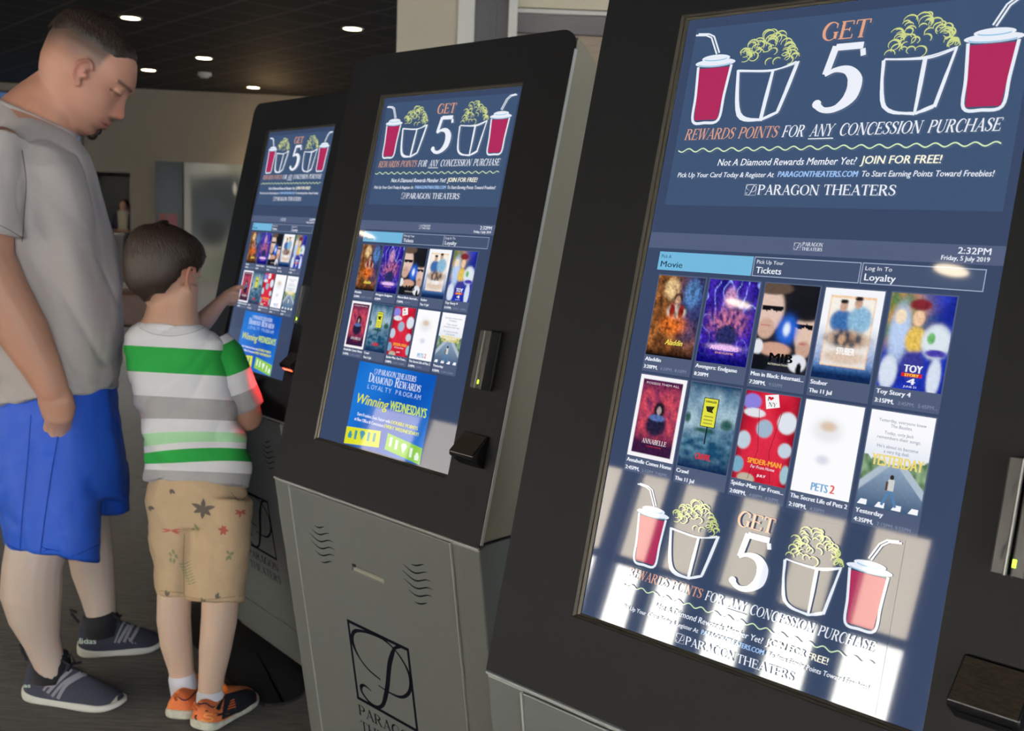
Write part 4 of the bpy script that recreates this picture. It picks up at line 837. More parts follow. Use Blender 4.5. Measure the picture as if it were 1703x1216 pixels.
def union(pieces, voxel, smooth=4, fac=0.5):
    v = []; f = []
    for a, b_ in pieces:
        n = len(v); v += [tuple(p) for p in a]; f += [tuple(i + n for i in q) for q in b_]
    me = bpy.data.meshes.new('u'); me.from_pydata(v, [], f); me.update()
    bm = bmesh.new(); bm.from_mesh(me); bmesh.ops.recalc_face_normals(bm, faces=bm.faces); bm.to_mesh(me); bm.free()
    ob = bpy.data.objects.new('u', me); COL.objects.link(ob)
    r = ob.modifiers.new('r', 'REMESH'); r.mode = 'VOXEL'; r.voxel_size = voxel
    if smooth: q = ob.modifiers.new('s', 'SMOOTH'); q.factor = fac; q.iterations = smooth
    dg = bpy.context.evaluated_depsgraph_get(); out = bpy.data.meshes.new_from_object(ob.evaluated_get(dg))
    bpy.data.objects.remove(ob); bpy.data.meshes.remove(me)
    out.polygons.foreach_set('use_smooth', [True] * len(out.polygons)); out.update(); return out
def coords(me):
    a = np.empty(len(me.vertices) * 3, dtype=np.float32); me.vertices.foreach_get('co', a); return a.reshape(-1, 3).astype(float)
def normals(me):
    a = np.empty(len(me.vertices) * 3, dtype=np.float32); me.vertex_normals.foreach_get('vector', a); return a.reshape(-1, 3).astype(float)
def displace(me, fn):
    c = coords(me); n = normals(me); d = np.array([fn(p) for p in c]); c = c + n * d[:, None]; me.vertices.foreach_set('co', c.astype(np.float32).ravel()); me.update()
def skin(me, piece_list): pass
def project(P):
    """photo px of world points (n,3)"""
    u = np.asarray(P, float) / S; u[:, 2] -= FZ; q = (u - CAM) @ RC.T
    return np.stack([IW / 2 + F_PX * q[:, 0] / q[:, 2], IH / 2 + F_PX * q[:, 1] / q[:, 2]], 1)
class Print(Art):
    """marks printed on a garment or shoe: each point lands on the surface seen at that place"""
    def __init__(s, obj, root, lift=0.0012):
        me = obj.data; mw = Matrix.Translation(root.location); off = root.location
        s.bvh = BVHTree.FromPolygons([tuple(mw @ v.co) for v in me.vertices], [tuple(p.vertices) for p in me.polygons]); s.off = off; s.lift = lift; s.o = Vector(W(CAM))
        Art.__init__(s, s.hit)
    def hit(s, x, y, h):
        d = (W(CAM + ray(x, y)) - s.o).normalized(); loc, n, i, dist = s.bvh.ray_cast(s.o, d)
        if loc is None:
            loc, n, i, dist = s.bvh.find_nearest(s.o + d * 2.75)
        if n.dot(d) > 0: n = -n
        return loc + n * (s.lift + h * 0.02) - s.off
    def line(s, pts, w, col):
        if len(pts) == 2: pts = [tuple(np.array(pts[0]) * (1 - t) + np.array(pts[1]) * t) for t in np.linspace(0, 1, 9)]
        return Art.line(s, pts, w, col)
def interp(z, tab):
    return float(np.interp(z, [t[0] for t in tab], [t[1] for t in tab]))
# head outline in profile: height -> front, back, half width (one unit = 1/150 of the skull length); z 0 at the ear
HF = [(-100, 10), (-97, 30), (-93, 46), (-87, 57), (-81, 65), (-70, 65.5), (-61, 71.5), (-55, 69.5), (-49, 74), (-42, 71), (-37, 70), (-14, 67), (0, 69), (8, 74.5), (14, 78), (20, 75.5), (30, 72), (53, 60), (62, 49), (72, 24), (77, 12), (81, 0), (83, -12)]
HB = [(-100, 4), (-97, 2), (-85, -18), (-60, -42), (-37, -60), (-16, -69), (19, -75), (50, -71), (62, -67), (72, -58), (77, -50), (81, -38), (83, -18)]
HW = [(-100, 6), (-97, 24), (-85, 36), (-60, 47), (-30, 55), (0, 60), (30, 61), (50, 56), (65, 45), (75, 31), (81, 15), (83, 2)]
NOSE = [(-44, 0), (-39, 6), (-35, 15), (-30, 19), (-22, 16), (-10, 10), (2, 4), (8, 0)]
def head_points(grow=None, nose=1.0, n=72, child=False):
    zs = list(np.linspace(-100, -97, 2)) + list(np.linspace(-95, 70, 62)) + [73, 76, 78.5, 80.5, 82, 82.8]
    pts = []
    for z in zs:
        xf, xb, w = interp(z, HF), interp(z, HB), interp(z, HW); xc = xb + 0.46 * (xf - xb)
        if child and z < -20: w *= 0.96
        for k in range(n):
            t = 2 * math.pi * k / n; c, s_ = math.cos(t), math.sin(t)
            ee = 0.82 if c > 0 else 0.95
            x = xc + (xf - xc if c > 0 else xc - xb) * math.copysign(abs(c) ** ee, c); y = w * math.copysign(abs(s_) ** 0.92, s_)
            if c > 0:
                sg = 8.0 + max(0, (-12 - z)) * 0.28; x += nose * interp(z, NOSE) * math.exp(-(y / sg) ** 2) if -44 < z < 8 else 0
                x -= 6.5 * math.exp(-((abs(y) - 27) / 11) ** 2 - ((z - 0) / 8.5) ** 2); x += 2.0 * math.exp(-((abs(y) - 24) / 14) ** 2 - ((z - 13) / 5) ** 2); x += 2.5 * math.exp(-((abs(y) - 34) / 12) ** 2 - ((z + 22) / 12) ** 2)
                x -= 3.0 * math.exp(-(y / 18) ** 2 - ((z + 55.5) / 2.6) ** 2); x -= 2.5 * math.exp(-(y / 24) ** 2 - ((z + 70) / 4) ** 2)
            pts.append((x, y, z))
    return pts, n, len(zs)
class HeadFrame:
    def __init__(s, O, F, U, k):
        s.O, s.F, s.U, s.k = Vector(O), Vector(F).normalized(), Vector(U).normalized(), k; s.L = s.U.cross(s.F)
    def w(s, p): return s.O + (s.F * p[0] + s.L * p[1] + s.U * p[2]) * s.k
    def inv(s, C):
        d = (np.asarray(C) - np.array(s.O)) / s.k; return np.stack([d @ np.array(s.F), d @ np.array(s.L), d @ np.array(s.U)], 1)
def ear_pieces(hf, side, sc=1.0, x0=-5, z0=0, yoff=59):
    r = []; y = side * yoff
    rim = []
    for q in range(19):
        a = math.radians(25 + 250 * q / 18); rim.append(hf.w((x0 + 12.5 * sc * math.cos(a) * (1 - 0.25 * (math.sin(a) < 0) * abs(math.sin(a))), y + side * (4.5 + 5.0 * max(0, -math.cos(a)) + 2.5 * max(0, math.sin(a))), z0 + 20 * sc * math.sin(a))))
    r.append(tube3(rim, [2.2 * hf.k * sc] + [3.0 * hf.k * sc] * 17 + [2.4 * hf.k * sc], 10))
    r.append(ellipsoid(hf.w((x0 - 4, y + side * 3.5, z0 - 1)), (hf.F * 10 * sc * hf.k, hf.L * 3.5 * hf.k, hf.U * 18 * sc * hf.k)))
    r.append(ellipsoid(hf.w((x0 + 3, y + side * 3.5, z0 - 19 * sc)), (hf.F * 6 * sc * hf.k, hf.L * 4 * hf.k, hf.U * 7 * sc * hf.k)))
    r.append(ellipsoid(hf.w((x0 + 7 * sc, y + side * 3, z0 - 3)), (hf.F * 3.5 * sc * hf.k, hf.L * 4.5 * hf.k, hf.U * 5 * sc * hf.k)))
    return r
def sm(a, b_, x): t = np.clip((x - a) / (b_ - a), 0, 1); return t * t * (3 - 2 * t)
def hair_shell(hf, mask, thick, name, m, parent, noise_amp=1.0, child=False, strands=0, seed=1, slen=26, col=None, sw=1.5):
    pts, n, mm = head_points(nose=0, child=child); keep = [mask(p) for p in pts]; v = []
    cen = np.array([0, 0, 15.0])
    for p, q in zip(pts, keep):
        d = np.array(p) - cen; d /= np.linalg.norm(d); az = math.atan2(p[1], p[0] + 20)
        t = thick * min(1, q) + (noise_amp * noise.noise(Vector((az * 9, p[2] * 0.05, 3))) * min(1, q)) - 1.5 * (1 - min(1, q))
        v.append(hf.w(np.array(p) + d * t))
    f = []
    for i in range(mm - 1):
        for k in range(n):
            q = (i * n + k, i * n + (k + 1) % n, (i + 1) * n + (k + 1) % n, (i + 1) * n + k)
            if max(keep[a] for a in q) > 0.02: f.append(q)
    if max(keep[-n:]) > 0: f.append(tuple(range((mm - 1) * n, mm * n)))
    # strands: thin tapering ribbons that follow the skull down from the crown
    rnd = random.Random(seed); idx = [i for i in range(len(pts)) if keep[i] > 0.25]
    bvh_v = [hf.w(np.array(p) + (np.array(p) - cen) / np.linalg.norm(np.array(p) - cen) * thick * min(1, q)) for p, q in zip(pts, keep)]
    for _ in range(strands):
        i = rnd.choice(idx); p = np.array(pts[i]) + np.array([rnd.uniform(-3, 3) for _ in range(3)]); path = []
        crown = np.array([-28.0, 6.0, 80.0])
        for q in range(6):
            d = p - cen; r = np.linalg.norm(d); dn = d / r
            path.append(cen + d * ((r + thick * (0.95 + 0.12 * rnd.random()) + (2.2 if q in (1, 2, 3, 4) else -0.5)) / r))
            g = p - crown; g = g - dn * g.dot(dn); g = g / (np.linalg.norm(g) + 1e-6); sw_ = np.cross(dn, g) * rnd.uniform(-0.5, 0.5)
            p = p + (g + sw_) * slen / 5
            # stay on the skull
            z = min(82, max(-95, p[2])); xf, xb, w_ = interp(z, HF), interp(z, HB), interp(z, HW); xc = xb + 0.46 * (xf - xb)
            e_ = math.sqrt(((p[0] - xc) / max(1, (xf - xc if p[0] > xc else xc - xb))) ** 2 + (p[1] / max(1, w_)) ** 2)
            if e_ > 0.3: p[0] = xc + (p[0] - xc) / e_; p[1] /= e_
        if mask(path[-1]) <= 0.2: continue
        b0 = len(v)
        for q, a in enumerate(path):
            d = a - cen; d /= np.linalg.norm(d); t_ = path[min(q + 1, 5)] - path[max(q - 1, 0)]; s_ = np.cross(d, t_); s_ /= np.linalg.norm(s_) + 1e-6; ww = sw * (0.5, 1, 1, 0.9, 0.6, 0.12)[q]
            v += [hf.w(a + s_ * ww), hf.w(a + d * ww * 0.7), hf.w(a - s_ * ww)]
        for q in range(5):
            o_ = b0 + q * 3; f += [(o_, o_ + 3, o_ + 4, o_ + 1), (o_ + 1, o_ + 4, o_ + 5, o_ + 2)]
    used = sorted({i for q in f for i in q}); mp_ = {a: i for i, a in enumerate(used)}
    me = bpy.data.meshes.new(name); me.from_pydata([tuple(v[i]) for i in used], [], [tuple(mp_[i] for i in q) for q in f]); me.update()
    me.polygons.foreach_set('use_smooth', [True] * len(me.polygons)); return world_obj(name, me, m, parent)

def shoe(name, root, heel, toe, L, wid, hts, mats, label=None, sole_h=0.030, lift=0.0):
    """sneaker on the floor from heel to toe (world xy); returns shoe (upper), its frame"""
    h = Vector((heel[0], heel[1], 0)); d = Vector((toe[0] - heel[0], toe[1] - heel[1], 0)); d.normalize(); s_ = Vector((-d.y, d.x, 0))
    st = [(0.0, 0.30), (0.02, 0.55), (0.07, 0.80), (0.16, 0.90), (0.3, 0.86), (0.45, 0.86), (0.6, 0.97), (0.72, 1.0), (0.84, 0.93), (0.92, 0.76), (0.97, 0.52), (1.0, 0.22)]
    n = 20; v = []
    for t, w in st:
        lo = 0.002 + 0.016 * max(0, (t - 0.78) / 0.22) ** 2 + 0.010 * max(0, (0.1 - t) / 0.1) ** 2; hi = sole_h * (1.15 - 0.35 * t + 0.35 * max(0, (t - 0.85) / 0.15)) + 0.004 * math.cos(t * 9)
        for k in range(n):
            a = 2 * math.pi * k / n; c, q = math.cos(a), math.sin(a); yy = wid * w * math.copysign(abs(c) ** 0.5, c) * 1.04; zz = (hi + lo) / 2 + (hi - lo) / 2 * math.copysign(abs(q) ** 0.5, q)
            v.append(h + d * (t * L) + s_ * yy + Vector((0, 0, zz)))
    sv, sf = loft_faces(v, n, len(st))
    v = []
    for (t, top), (_, w) in zip(hts, st):
        z0 = sole_h * (1.0 - 0.3 * t) - 0.004
        for k in range(n):
            a = 2 * math.pi * k / n; c, q = math.cos(a), math.sin(a); ht = max(0.004, top - z0); nar = 1.0 - 0.42 * max(0, q) ** 1.5 * min(1, ht / 0.06)
            yy = wid * w * c * nar; zz = z0 + (ht * q if q > 0 else 0.006 * q); v.append(h + d * ((0.015 + t * 0.965) * L) + s_ * yy + Vector((0, 0, zz)))
    uv_, uf = loft_faces(v, n, len(st))
    me = bpy.data.meshes.new(name); me.from_pydata([tuple(p) for p in uv_], [], uf); me.update(); me.polygons.foreach_set('use_smooth', [True] * len(me.polygons)); up = world_obj(name, me, mats[0], root); fix_normals(up)
    q = up.modifiers.new('s', 'SUBSURF'); q.levels = 2; q.render_levels = 2
    if label: up['label'] = label
    me = bpy.data.meshes.new('sole'); me.from_pydata([tuple(p) for p in sv], [], sf); me.update(); me.polygons.foreach_set('use_smooth', [True] * len(me.polygons)); so = world_obj('sole', me, mats[1], up); fix_normals(so); so['label'] = mats[2] if len(mats) > 2 else 'white sole'
    q = so.modifiers.new('s', 'SUBSURF'); q.levels = 1; q.render_levels = 2
    return up, (h, d, s_)
def baked(o):
    dg = bpy.context.evaluated_depsgraph_get(); dg.update(); me = bpy.data.meshes.new_from_object(o.evaluated_get(dg)); o.modifiers.clear(); o.data = me; return o

# ------------------------------------------------------------------ the man
M_SKIN = attr_mat('skin', 'Col', 0.5, 0.35, bump=0.12, bump_scale=900, sss=0.12)
M_TEE = mat('heather_grey_jersey', srgb(160, 153, 151), 0.9, 0, 0.15, noise_amt=0.10, noise_scale=700, bump=0.15, bump_scale=1200, sheen=0.15)
M_BLUE = mat('blue_athletic_mesh', srgb(22, 74, 178), 0.55, 0, 0.35, noise_amt=0.05, noise_scale=1500, bump=0.15, bump_scale=1800)
M_HAIR = mat('dark_brown_hair', srgb(40, 29, 23), 0.55, 0, 0.35, noise_amt=0.4, noise_scale=600)
A = Fig(64.5)
gm = (W(ground(120, 1160)) + W(ground(195, 1085))) / 2
man = empty('person', (gm.x, gm.y, 0), 0, 'man in grey t-shirt and blue shorts looking down, hand in his pocket', 'person')
pm = math.radians(32); yw = math.radians(12)
R_ = RH * math.cos(yw) + FH * math.sin(yw)
hm = HeadFrame(A.P(143, 118, 0), R_ * math.cos(pm) - UP * math.sin(pm), R_ * math.sin(pm) + UP * math.cos(pm), A.m(1.0))
hp_, n_, m_ = head_points()
pc = [loft_faces([hm.w(p) for p in hp_], n_, m_)]
for sd_ in (-1, 1):
    pc += ear_pieces(hm, sd_, 1.0, 10, -5)
    pc.append(ellipsoid(hm.w((63, sd_ * 27, 0)), (hm.F * 7.5 * hm.k, hm.L * 12 * hm.k, hm.U * 7 * hm.k)))
    pc.append(ellipsoid(hm.w((72, sd_ * 10, -34)), (hm.F * 7 * hm.k, hm.L * 6 * hm.k, hm.U * 5.5 * hm.k)))
pc.append(ellipsoid(hm.w((68, 0, -49)), (hm.F * 8 * hm.k, hm.L * 19 * hm.k, hm.U * 4.2 * hm.k))); pc.append(ellipsoid(hm.w((66, 0, -60)), (hm.F * 8 * hm.k, hm.L * 16 * hm.k, hm.U * 4.5 * hm.k)))
# neck, trunk, arms, hands, legs
pc.append(A.rings([(112, 140, 48, 40, 44, 0), (98, 155, 54, 36, 50, 0), (80, 172, 60, 32, 54, 0), (64, 192, 68, 26, 64, 0), (52, 214, 80, 18, 100, 0), (46, 240, 88, 10, 128, 0)]))
pc.append(A.rings([(46, 225, 80, 10, 118, 0), (45, 300, 104, 3, 140, 0), (50, 400, 122, 0, 140, 0), (58, 500, 128, 0, 142, 0), (62, 600, 110, 0, 130, 0), (65, 690, 98, 0, 118, 0), (72, 770, 86, 0, 104, 0)]))
arm = [(0, 250, -5.0, 36), (-16, 300, -5.9, 42), (-28, 370, -6.5, 44), (-24, 430, -6.8, 42), (2, 490, -6.8, 42), (40, 555, -6.7, 38), (72, 615, -6.5, 29), (86, 645, -6.4, 25)]
pc.append(A.tube(arm, squash=(FH, 0.9)))
pc.append(A.tube([(84, 640, -6.4, 24), (93, 668, -6.3, 27), (96, 690, -6.1, 24), (97, 706, -5.6, 17)], squash=(FH, 0.6)))
for q, (fx, ln, fz) in enumerate(((78, 70, -6.3), (90, 80, -6.5), (102, 82, -6.4), (112, 74, -6.1))):
    pc.append(A.tube([(fx + 2, 680, fz + 0.1, 8.5), (fx + 1 + (97 - fx) * 0.2, 700, fz + 0.35, 8), (fx - 1, 700 + ln * 0.35, fz + 1.1, 7.5), (fx - 5, 700 + ln * 0.62, fz + 1.8, 6.5)], 10))
pc.append(A.tube([(108, 656, -6.2, 11), (115, 678, -6.05, 10), (110, 702, -5.8, 9), (104, 720, -5.2, 8)], 10))
arm2 = [(34, 250, 5.0, 36), (22, 340, 5.9, 42), (16, 430, 6.4, 42), (40, 520, 6.6, 38), (66, 610, 6.5, 27), (72, 640, 6.4, 24)]
pc.append(A.tube(arm2)); pc.append(A.tube([(72, 640, 6.4, 24), (80, 680, 6.2, 26), (84, 705, 6.0, 20)], squash=(FH, 0.6)))
for q, fx in enumerate((68, 78, 88, 97)): pc.append(A.tube([(fx, 695, 6.2, 8.5), (fx + 2, 725, 6.2, 7.5), (fx + 2, 748, 5.9, 6.5)], 10))
pc.append(A.tube([(95, 665, 6.0, 10), (106, 690, 6.0, 9), (108, 715, 5.9, 8)], 10))
pc.append(A.tube([(72, 760, -3.0, 60), (72, 840, -3.4, 54), (62, 905, -3.8, 47), (54, 945, -4.1, 46), (52, 985, -4.0, 47), (58, 1025, -3.8, 40), (70, 1068, -3.5, 28), (82, 1103, -3.3, 24), (88, 1124, -3.3, 21)]))
pc.append(A.tube([(110, 760, 2.6, 58), (138, 850, 3.6, 46), (150, 915, 4.3, 40), (155, 950, 4.6, 38), (163, 990, 4.5, 31), (169, 1028, 4.3, 25), (172, 1052, 4.2, 22)]))
mb_ = union(pc, 0.0042, 3)
C = coords(mb_); hl = hm.inv(C); px = project(C)
base = np.tile(np.array(srgb(172, 128, 108)), (len(C), 1)); pale = np.array(srgb(194, 174, 160)); face = np.array(srgb(172, 124, 104)); armc = np.array(srgb(164, 122, 102))
def blend(cl, col, w): return cl * (1 - w[:, None]) + np.asarray(col)[None, :] * w[:, None]
z_ = C[:, 2]
cl = blend(base, pale, sm(0.95, 0.8, z_) if False else 1 - sm(0.62, 0.8, z_)); cl = blend(cl, armc, sm(0.9, 1.0, z_) * (1 - sm(1.5, 1.56, z_)))
inh = (np.abs(hl[:, 1]) < 75) & (hl[:, 2] > -110) & (hl[:, 2] < 95) & (hl[:, 0] > -85)
w_ = np.where(inh, 1.0, 0.0); cl = blend(cl, face, w_ * 0.8)
cl = blend(cl, srgb(176, 84, 72), w_ * np.exp(-((hl[:, 0] - 8) / 16) ** 2 - ((hl[:, 2] + 2) / 22) ** 2) * (np.abs(hl[:, 1]) > 60) * 0.35)
cl = blend(cl, srgb(196, 110, 92), w_ * np.exp(-((hl[:, 0] - 76) / 14) ** 2 - ((hl[:, 2] + 30) / 10) ** 2 - (hl[:, 1] / 16) ** 2) * 0.5)
lo_ = np.interp(hl[:, 0], [-80, -40, 20, 45], [16, 33, 37, 40]); fadez = sm(-52, 2, hl[:, 2] - lo_) * sm(48 - 0.0055 * hl[:, 1] ** 2, 40 - 0.0055 * hl[:, 1] ** 2, hl[:, 0]); cl = blend(cl, srgb(60, 48, 42), w_ * fadez * 0.92)
cl = blend(cl, srgb(150, 112, 94), w_ * sm(-30, 0, hl[:, 2]) * sm(-20, -45, hl[:, 0]) * 0.5 if False else w_ * 0)
cl = blend(cl, srgb(96, 72, 60), w_ * np.exp(-((hl[:, 2] + 74) / 20) ** 2) * sm(0, 40, hl[:, 0]) * 0.4)                      # stubble
cl = blend(cl, srgb(34, 24, 20), w_ * (np.exp(-((hl[:, 2] - 12 - 0.06 * np.abs(hl[:, 1])) / 3.6) ** 2) * (np.abs(hl[:, 1]) > 9) * (np.abs(hl[:, 1]) < 44) * (hl[:, 0] > 30)) * 0.85)   # brows
cl = blend(cl, srgb(30, 22, 20), w_ * (np.exp(-((hl[:, 2] + 3.0) / 2.0) ** 2) * (np.abs(np.abs(hl[:, 1]) - 28) < 13) * (hl[:, 0] > 52)) * 0.85)       # lashes of lowered lids
cl = blend(cl, srgb(168, 92, 84), w_ * np.exp(-((hl[:, 2] + 56) / 6.5) ** 2 - (hl[:, 1] / 20) ** 4) * (hl[:, 0] > 48) * 0.7)                         # lips
cl = blend(cl, srgb(60, 26, 26), w_ * np.exp(-((hl[:, 2] + 55.2) / 1.4) ** 2 - (hl[:, 1] / 21) ** 4) * (hl[:, 0] > 48) * 0.9)
cl = blend(cl, srgb(52, 38, 32), w_ * np.exp(-((hl[:, 2] + 43) / 3.5) ** 2 - (hl[:, 1] / 22) ** 4) * (hl[:, 0] > 55) * 0.5)                          # moustache shade
cl = blend(cl, srgb(60, 34, 30), w_ * np.exp(-((hl[:, 0] - 13) / 5) ** 2 - ((hl[:, 2] + 6) / 10) ** 2) * (np.abs(hl[:, 1]) > 56) * (np.abs(hl[:, 1]) < 65) * 0.8)
mo = world_obj('body', mb_, M_SKIN, man); set_col(mo.data, cl)
def man_mask(p):
    lo = float(np.interp(p[0], [-80, -40, 20, 45], [18, 35, 38, 40])) + 3 * noise.noise(Vector((p[0] * .1, p[1] * .1, 0))); f_ = 55 - 0.0055 * p[1] ** 2
    return min(1.0, max(0, (p[2] - lo) / 18)) * min(1.0, max(0, (f_ - p[0]) / 5))
ho = hair_shell(hm, man_mask, 4.5, 'hair', M_HAIR, man, 1.0, strands=1700, seed=3, slen=11, sw=0.9)
gb = [ellipsoid(hm.w((60.5, 0, -82)), (hm.F * 8 * hm.k, hm.L * 13 * hm.k, hm.U * 8 * hm.k)), ellipsoid(hm.w((66, 0, -71)), (hm.F * 4 * hm.k, hm.L * 6 * hm.k, hm.U * 6 * hm.k))]
g_ = union(gb, 0.002, 1); displace(g_, lambda p: 0.0018 * noise.noise(Vector(p) * 330)); world_obj('goatee', g_, M_HAIR, man)
# t-shirt
tp = [A.rings([(60, 198, 72, 24, 66, 0), (54, 212, 88, 21, 100, 0), (46, 236, 104, 14, 150, 0), (44, 270, 112, 8, 168, 0), (44, 320, 124, 3, 168, 0), (52, 400, 140, 0, 166, 0), (60, 470, 146, 0, 166, 0), (64, 550, 146, 0, 170, 0), (64, 610, 142, 0, 172, 0), (64, 640, 138, -2, 172, 0), (62, 666, 136, -7, 172, 0)], 40),
      A.tube([(2, 232, -5.0, 52), (-14, 285, -5.9, 58), (-22, 340, -6.4, 59), (-26, 390, -6.6, 62)], 24, None, False), A.tube([(34, 240, 5.0, 52), (22, 300, 5.9, 58), (18, 390, 6.4, 60)], 24, None, False)]
tm_ = union(tp, 0.006, 5)
def tee_folds(p):
    v = Vector(p); q = noise.noise(Vector((v.dot(Vector(RH)) * 9, v.dot(Vector(FH)) * 9, v.z * 3.0))); r = noise.noise(Vector((v.dot(Vector(RH)) * 22 + v.z * 10, v.dot(Vector(FH)) * 16, v.z * 7)))
    low = sm(1.05, 0.82, v.z) if v.z < 1.05 else 0
    cr = (1 - abs(noise.noise(Vector((v.dot(Vector(RH)) * 7 + v.z * 4.0, v.dot(Vector(FH)) * 5, v.z * 2.2 + 7))))) ** 9
    return -0.009 * cr + 0.012 * q * (0.6 + 0.6 * (1 - abs(v.z - 1.15))) + 0.007 * r + 0.012 * low * noise.noise(Vector((v.dot(Vector(RH)) * 10, v.dot(Vector(FH)) * 10, v.z * 26)))
displace(tm_, tee_folds)
tee = world_obj('t_shirt', tm_, M_TEE, man)
v_, f_ = A.rings([(60, 198, 74, 24, 67, 0)], 40) if False else ([], [])
rg = []
for k in range(41):
    t = 2 * math.pi * k / 40; c_, q_ = math.cos(t), math.sin(t); c_ = math.copysign(abs(c_) ** (2 / 2.2), c_); q_ = math.copysign(abs(q_) ** (2 / 2.2), q_); an = math.radians(24)
    rg.append(A.P(60 + 71 * c_ * math.cos(an), 197 + 71 * c_ * math.sin(an), 66 * q_ * A.k))
v_, f_ = tube3(rg, [A.m(5.0)] * 41, 10, False); me = bpy.data.meshes.new('collar_rib'); me.from_pydata([tuple(p) for p in v_], [], f_); me.update(); me.polygons.foreach_set('use_smooth', [True] * len(me.polygons)); world_obj('collar_rib', me, mat('grey_rib_knit', srgb(158, 152, 151), 0.9, bump=0.3, bump_scale=900), tee)
attr_mat('cloth_print', 'Col', 0.85, 0.15)
pr_ = Print(tee, man, 0.001); pr_.line(catmull([(36, 250), (43, 300), (40, 350), (37, 402)], 8), 2.0, srgb(96, 92, 92)); pr_.line(catmull([(-2, 374), (16, 383), (36, 395)], 6), 1.5, srgb(106, 102, 102)); pr_.build('crease_shade_and_hem', tee, MATS['cloth_print'])  # first line paints the shade of the sleeve crease, second marks the hem
# shorts
sp = [A.rings([(64, 640, 126, 0, 150, 0), (64, 700, 134, 0, 156, 0), (70, 780, 140, 0, 160, 0), (80, 830, 132, 0, 150, 0)], 36),
      A.rings([(62, 700, 60, 0, 45, -2.4), (66, 770, 104, 0, 82, -2.9), (76, 830, 92, 2, 86, -3.2), (84, 890, 84, 6, 82, -3.5), (86, 924, 80, 8, 80, -3.6)], 32), A.rings([(104, 700, 60, 0, 45, 2.4), (128, 770, 84, 0, 80, 2.9), (142, 815, 75, -3, 80, 3.3), (146, 858, 72, -5, 76, 3.6)], 32)]
ss = union(sp, 0.006, 4)
def short_folds(p):
    v = Vector(p); return 0.009 * noise.noise(Vector((v.dot(Vector(RH)) * 13 + v.z * 3, v.dot(Vector(FH)) * 13, v.z * 2.2))) + 0.003 * noise.noise(v * 30)
displace(ss, short_folds)
sho_ = world_obj('shorts', ss, M_BLUE, man)
pr_ = Print(sho_, man, 0.001); dk = srgb(14, 48, 128)
pr_.line(catmull([(60, 655), (72, 690), (88, 716), (98, 724), (112, 706), (122, 668)], 8), 3, dk); pr_.line(catmull([(97, 724), (84, 800), (74, 870), (66, 930)], 8), 1.8, dk); pr_.line(catmull([(52, 690), (46, 770), (38, 852), (34, 916)], 8), 1.5, dk)
pr_.build('seam', sho_, MATS['cloth_print']); pr_ = Print(sho_, man, 0.001); pr_.line(catmull([(10, 904), (40, 918), (66, 926), (110, 928), (164, 906)], 6), 1.6, dk); pr_.build('hem_seam', sho_, MATS['cloth_print'])
# sneakers
M_KNIT = mat('charcoal_knit', srgb(56, 58, 72), 0.85, 0, 0.2, noise_amt=0.25, noise_scale=120, stretch=(1, 1, 6), bump=0.4, bump_scale=500)
M_SOLE = mat('white_foam_sole', srgb(214, 212, 202), 0.6)
M_SOCK = mat('black_sock', srgb(22, 22, 28), 0.9)
HT = [(0.0, 0.070), (0.02, 0.096), (0.07, 0.108), (0.16, 0.104), (0.3, 0.106), (0.45, 0.104), (0.6, 0.086), (0.72, 0.072), (0.84, 0.060), (0.92, 0.050), (0.97, 0.042), (1.0, 0.032)]
def man_shoe(hpx, tpx, leg, lift, nm):
    a, b_ = W(ground(*hpx)), W(ground(*tpx)); L = (b_ - a).length
    up, fr = shoe('sneaker', man, (a.x, a.y), (b_.x, b_.y), L, 0.052, HT, (M_KNIT, M_SOLE))
    h, d, s_ = fr
    c = h + d * (0.275 * L); q = tube3([c + Vector((0, 0, 0.06)), c + d * -0.002 + Vector((0, 0, 0.10)), c - d * 0.006 + Vector((0, 0, 0.122))], [0.050, 0.047, 0.043], 20, False)
    me = bpy.data.meshes.new('ankle_sock'); me.from_pydata([tuple(p) for p in q[0]], [], q[1]); me.update(); me.polygons.foreach_set('use_smooth', [True] * len(me.polygons)); world_obj('ankle_sock', me, M_SOCK, man)
    lp = tube3([h + d * 0.004 + Vector((0, 0, 0.10)), h - d * 0.012 + Vector((0, 0, 0.125)), h - d * 0.016 + Vector((0, 0, 0.138)), h - d * 0.002 + Vector((0, 0, 0.130))], [0.004] * 4, 8)
    me = bpy.data.meshes.new('pull_loop'); me.from_pydata([tuple(p) for p in lp[0]], [], lp[1]); world_obj('pull_loop', me, M_SOCK, up)
    for yy in (-0.012, 0.012):
        lc = tube3([h + d * (0.36 * L) + s_ * yy + Vector((0, 0, 0.108)), h + d * (0.42 * L) - s_ * yy * 1.6 + Vector((0, 0, 0.122)), h + d * (0.47 * L) - s_ * yy + Vector((0, 0, 0.108)), h + d * (0.50 * L) + s_ * yy * 2.2 + Vector((0, 0, 0.100))], [0.0035] * 4, 8)
        me = bpy.data.meshes.new('lace'); me.from_pydata([tuple(p) for p in lc[0]], [], lc[1]); world_obj('lace', me, M_SOCK, up)
    return baked(up)
s1 = man_shoe((44, 1158), (207, 1181), None, 0, 'near'); s2 = man_shoe((128, 1090), (272, 1078), None, 0, 'far')
def X6(x, y): return (20 + x / 5.154, 980 + y / 5.154)
pr_ = Print(s1, man, 0.002); gy = srgb(122, 122, 134)
for pts, w in (([(270, 870), (360, 760), (470, 650)], 4), ([(305, 890), (400, 790), (510, 690)], 5.5), ([(345, 920), (450, 800), (590, 720)], 5), ([(395, 940), (470, 820), (620, 730)], 6), ([(440, 850), (540, 770), (640, 735)], 4)): pr_.line(catmull([X6(*p) for p in pts], 6), w, gy)
pr_.build('side_stripe', s1, attr_mat('shoe_print', 'Col', 0.7, 0.2))
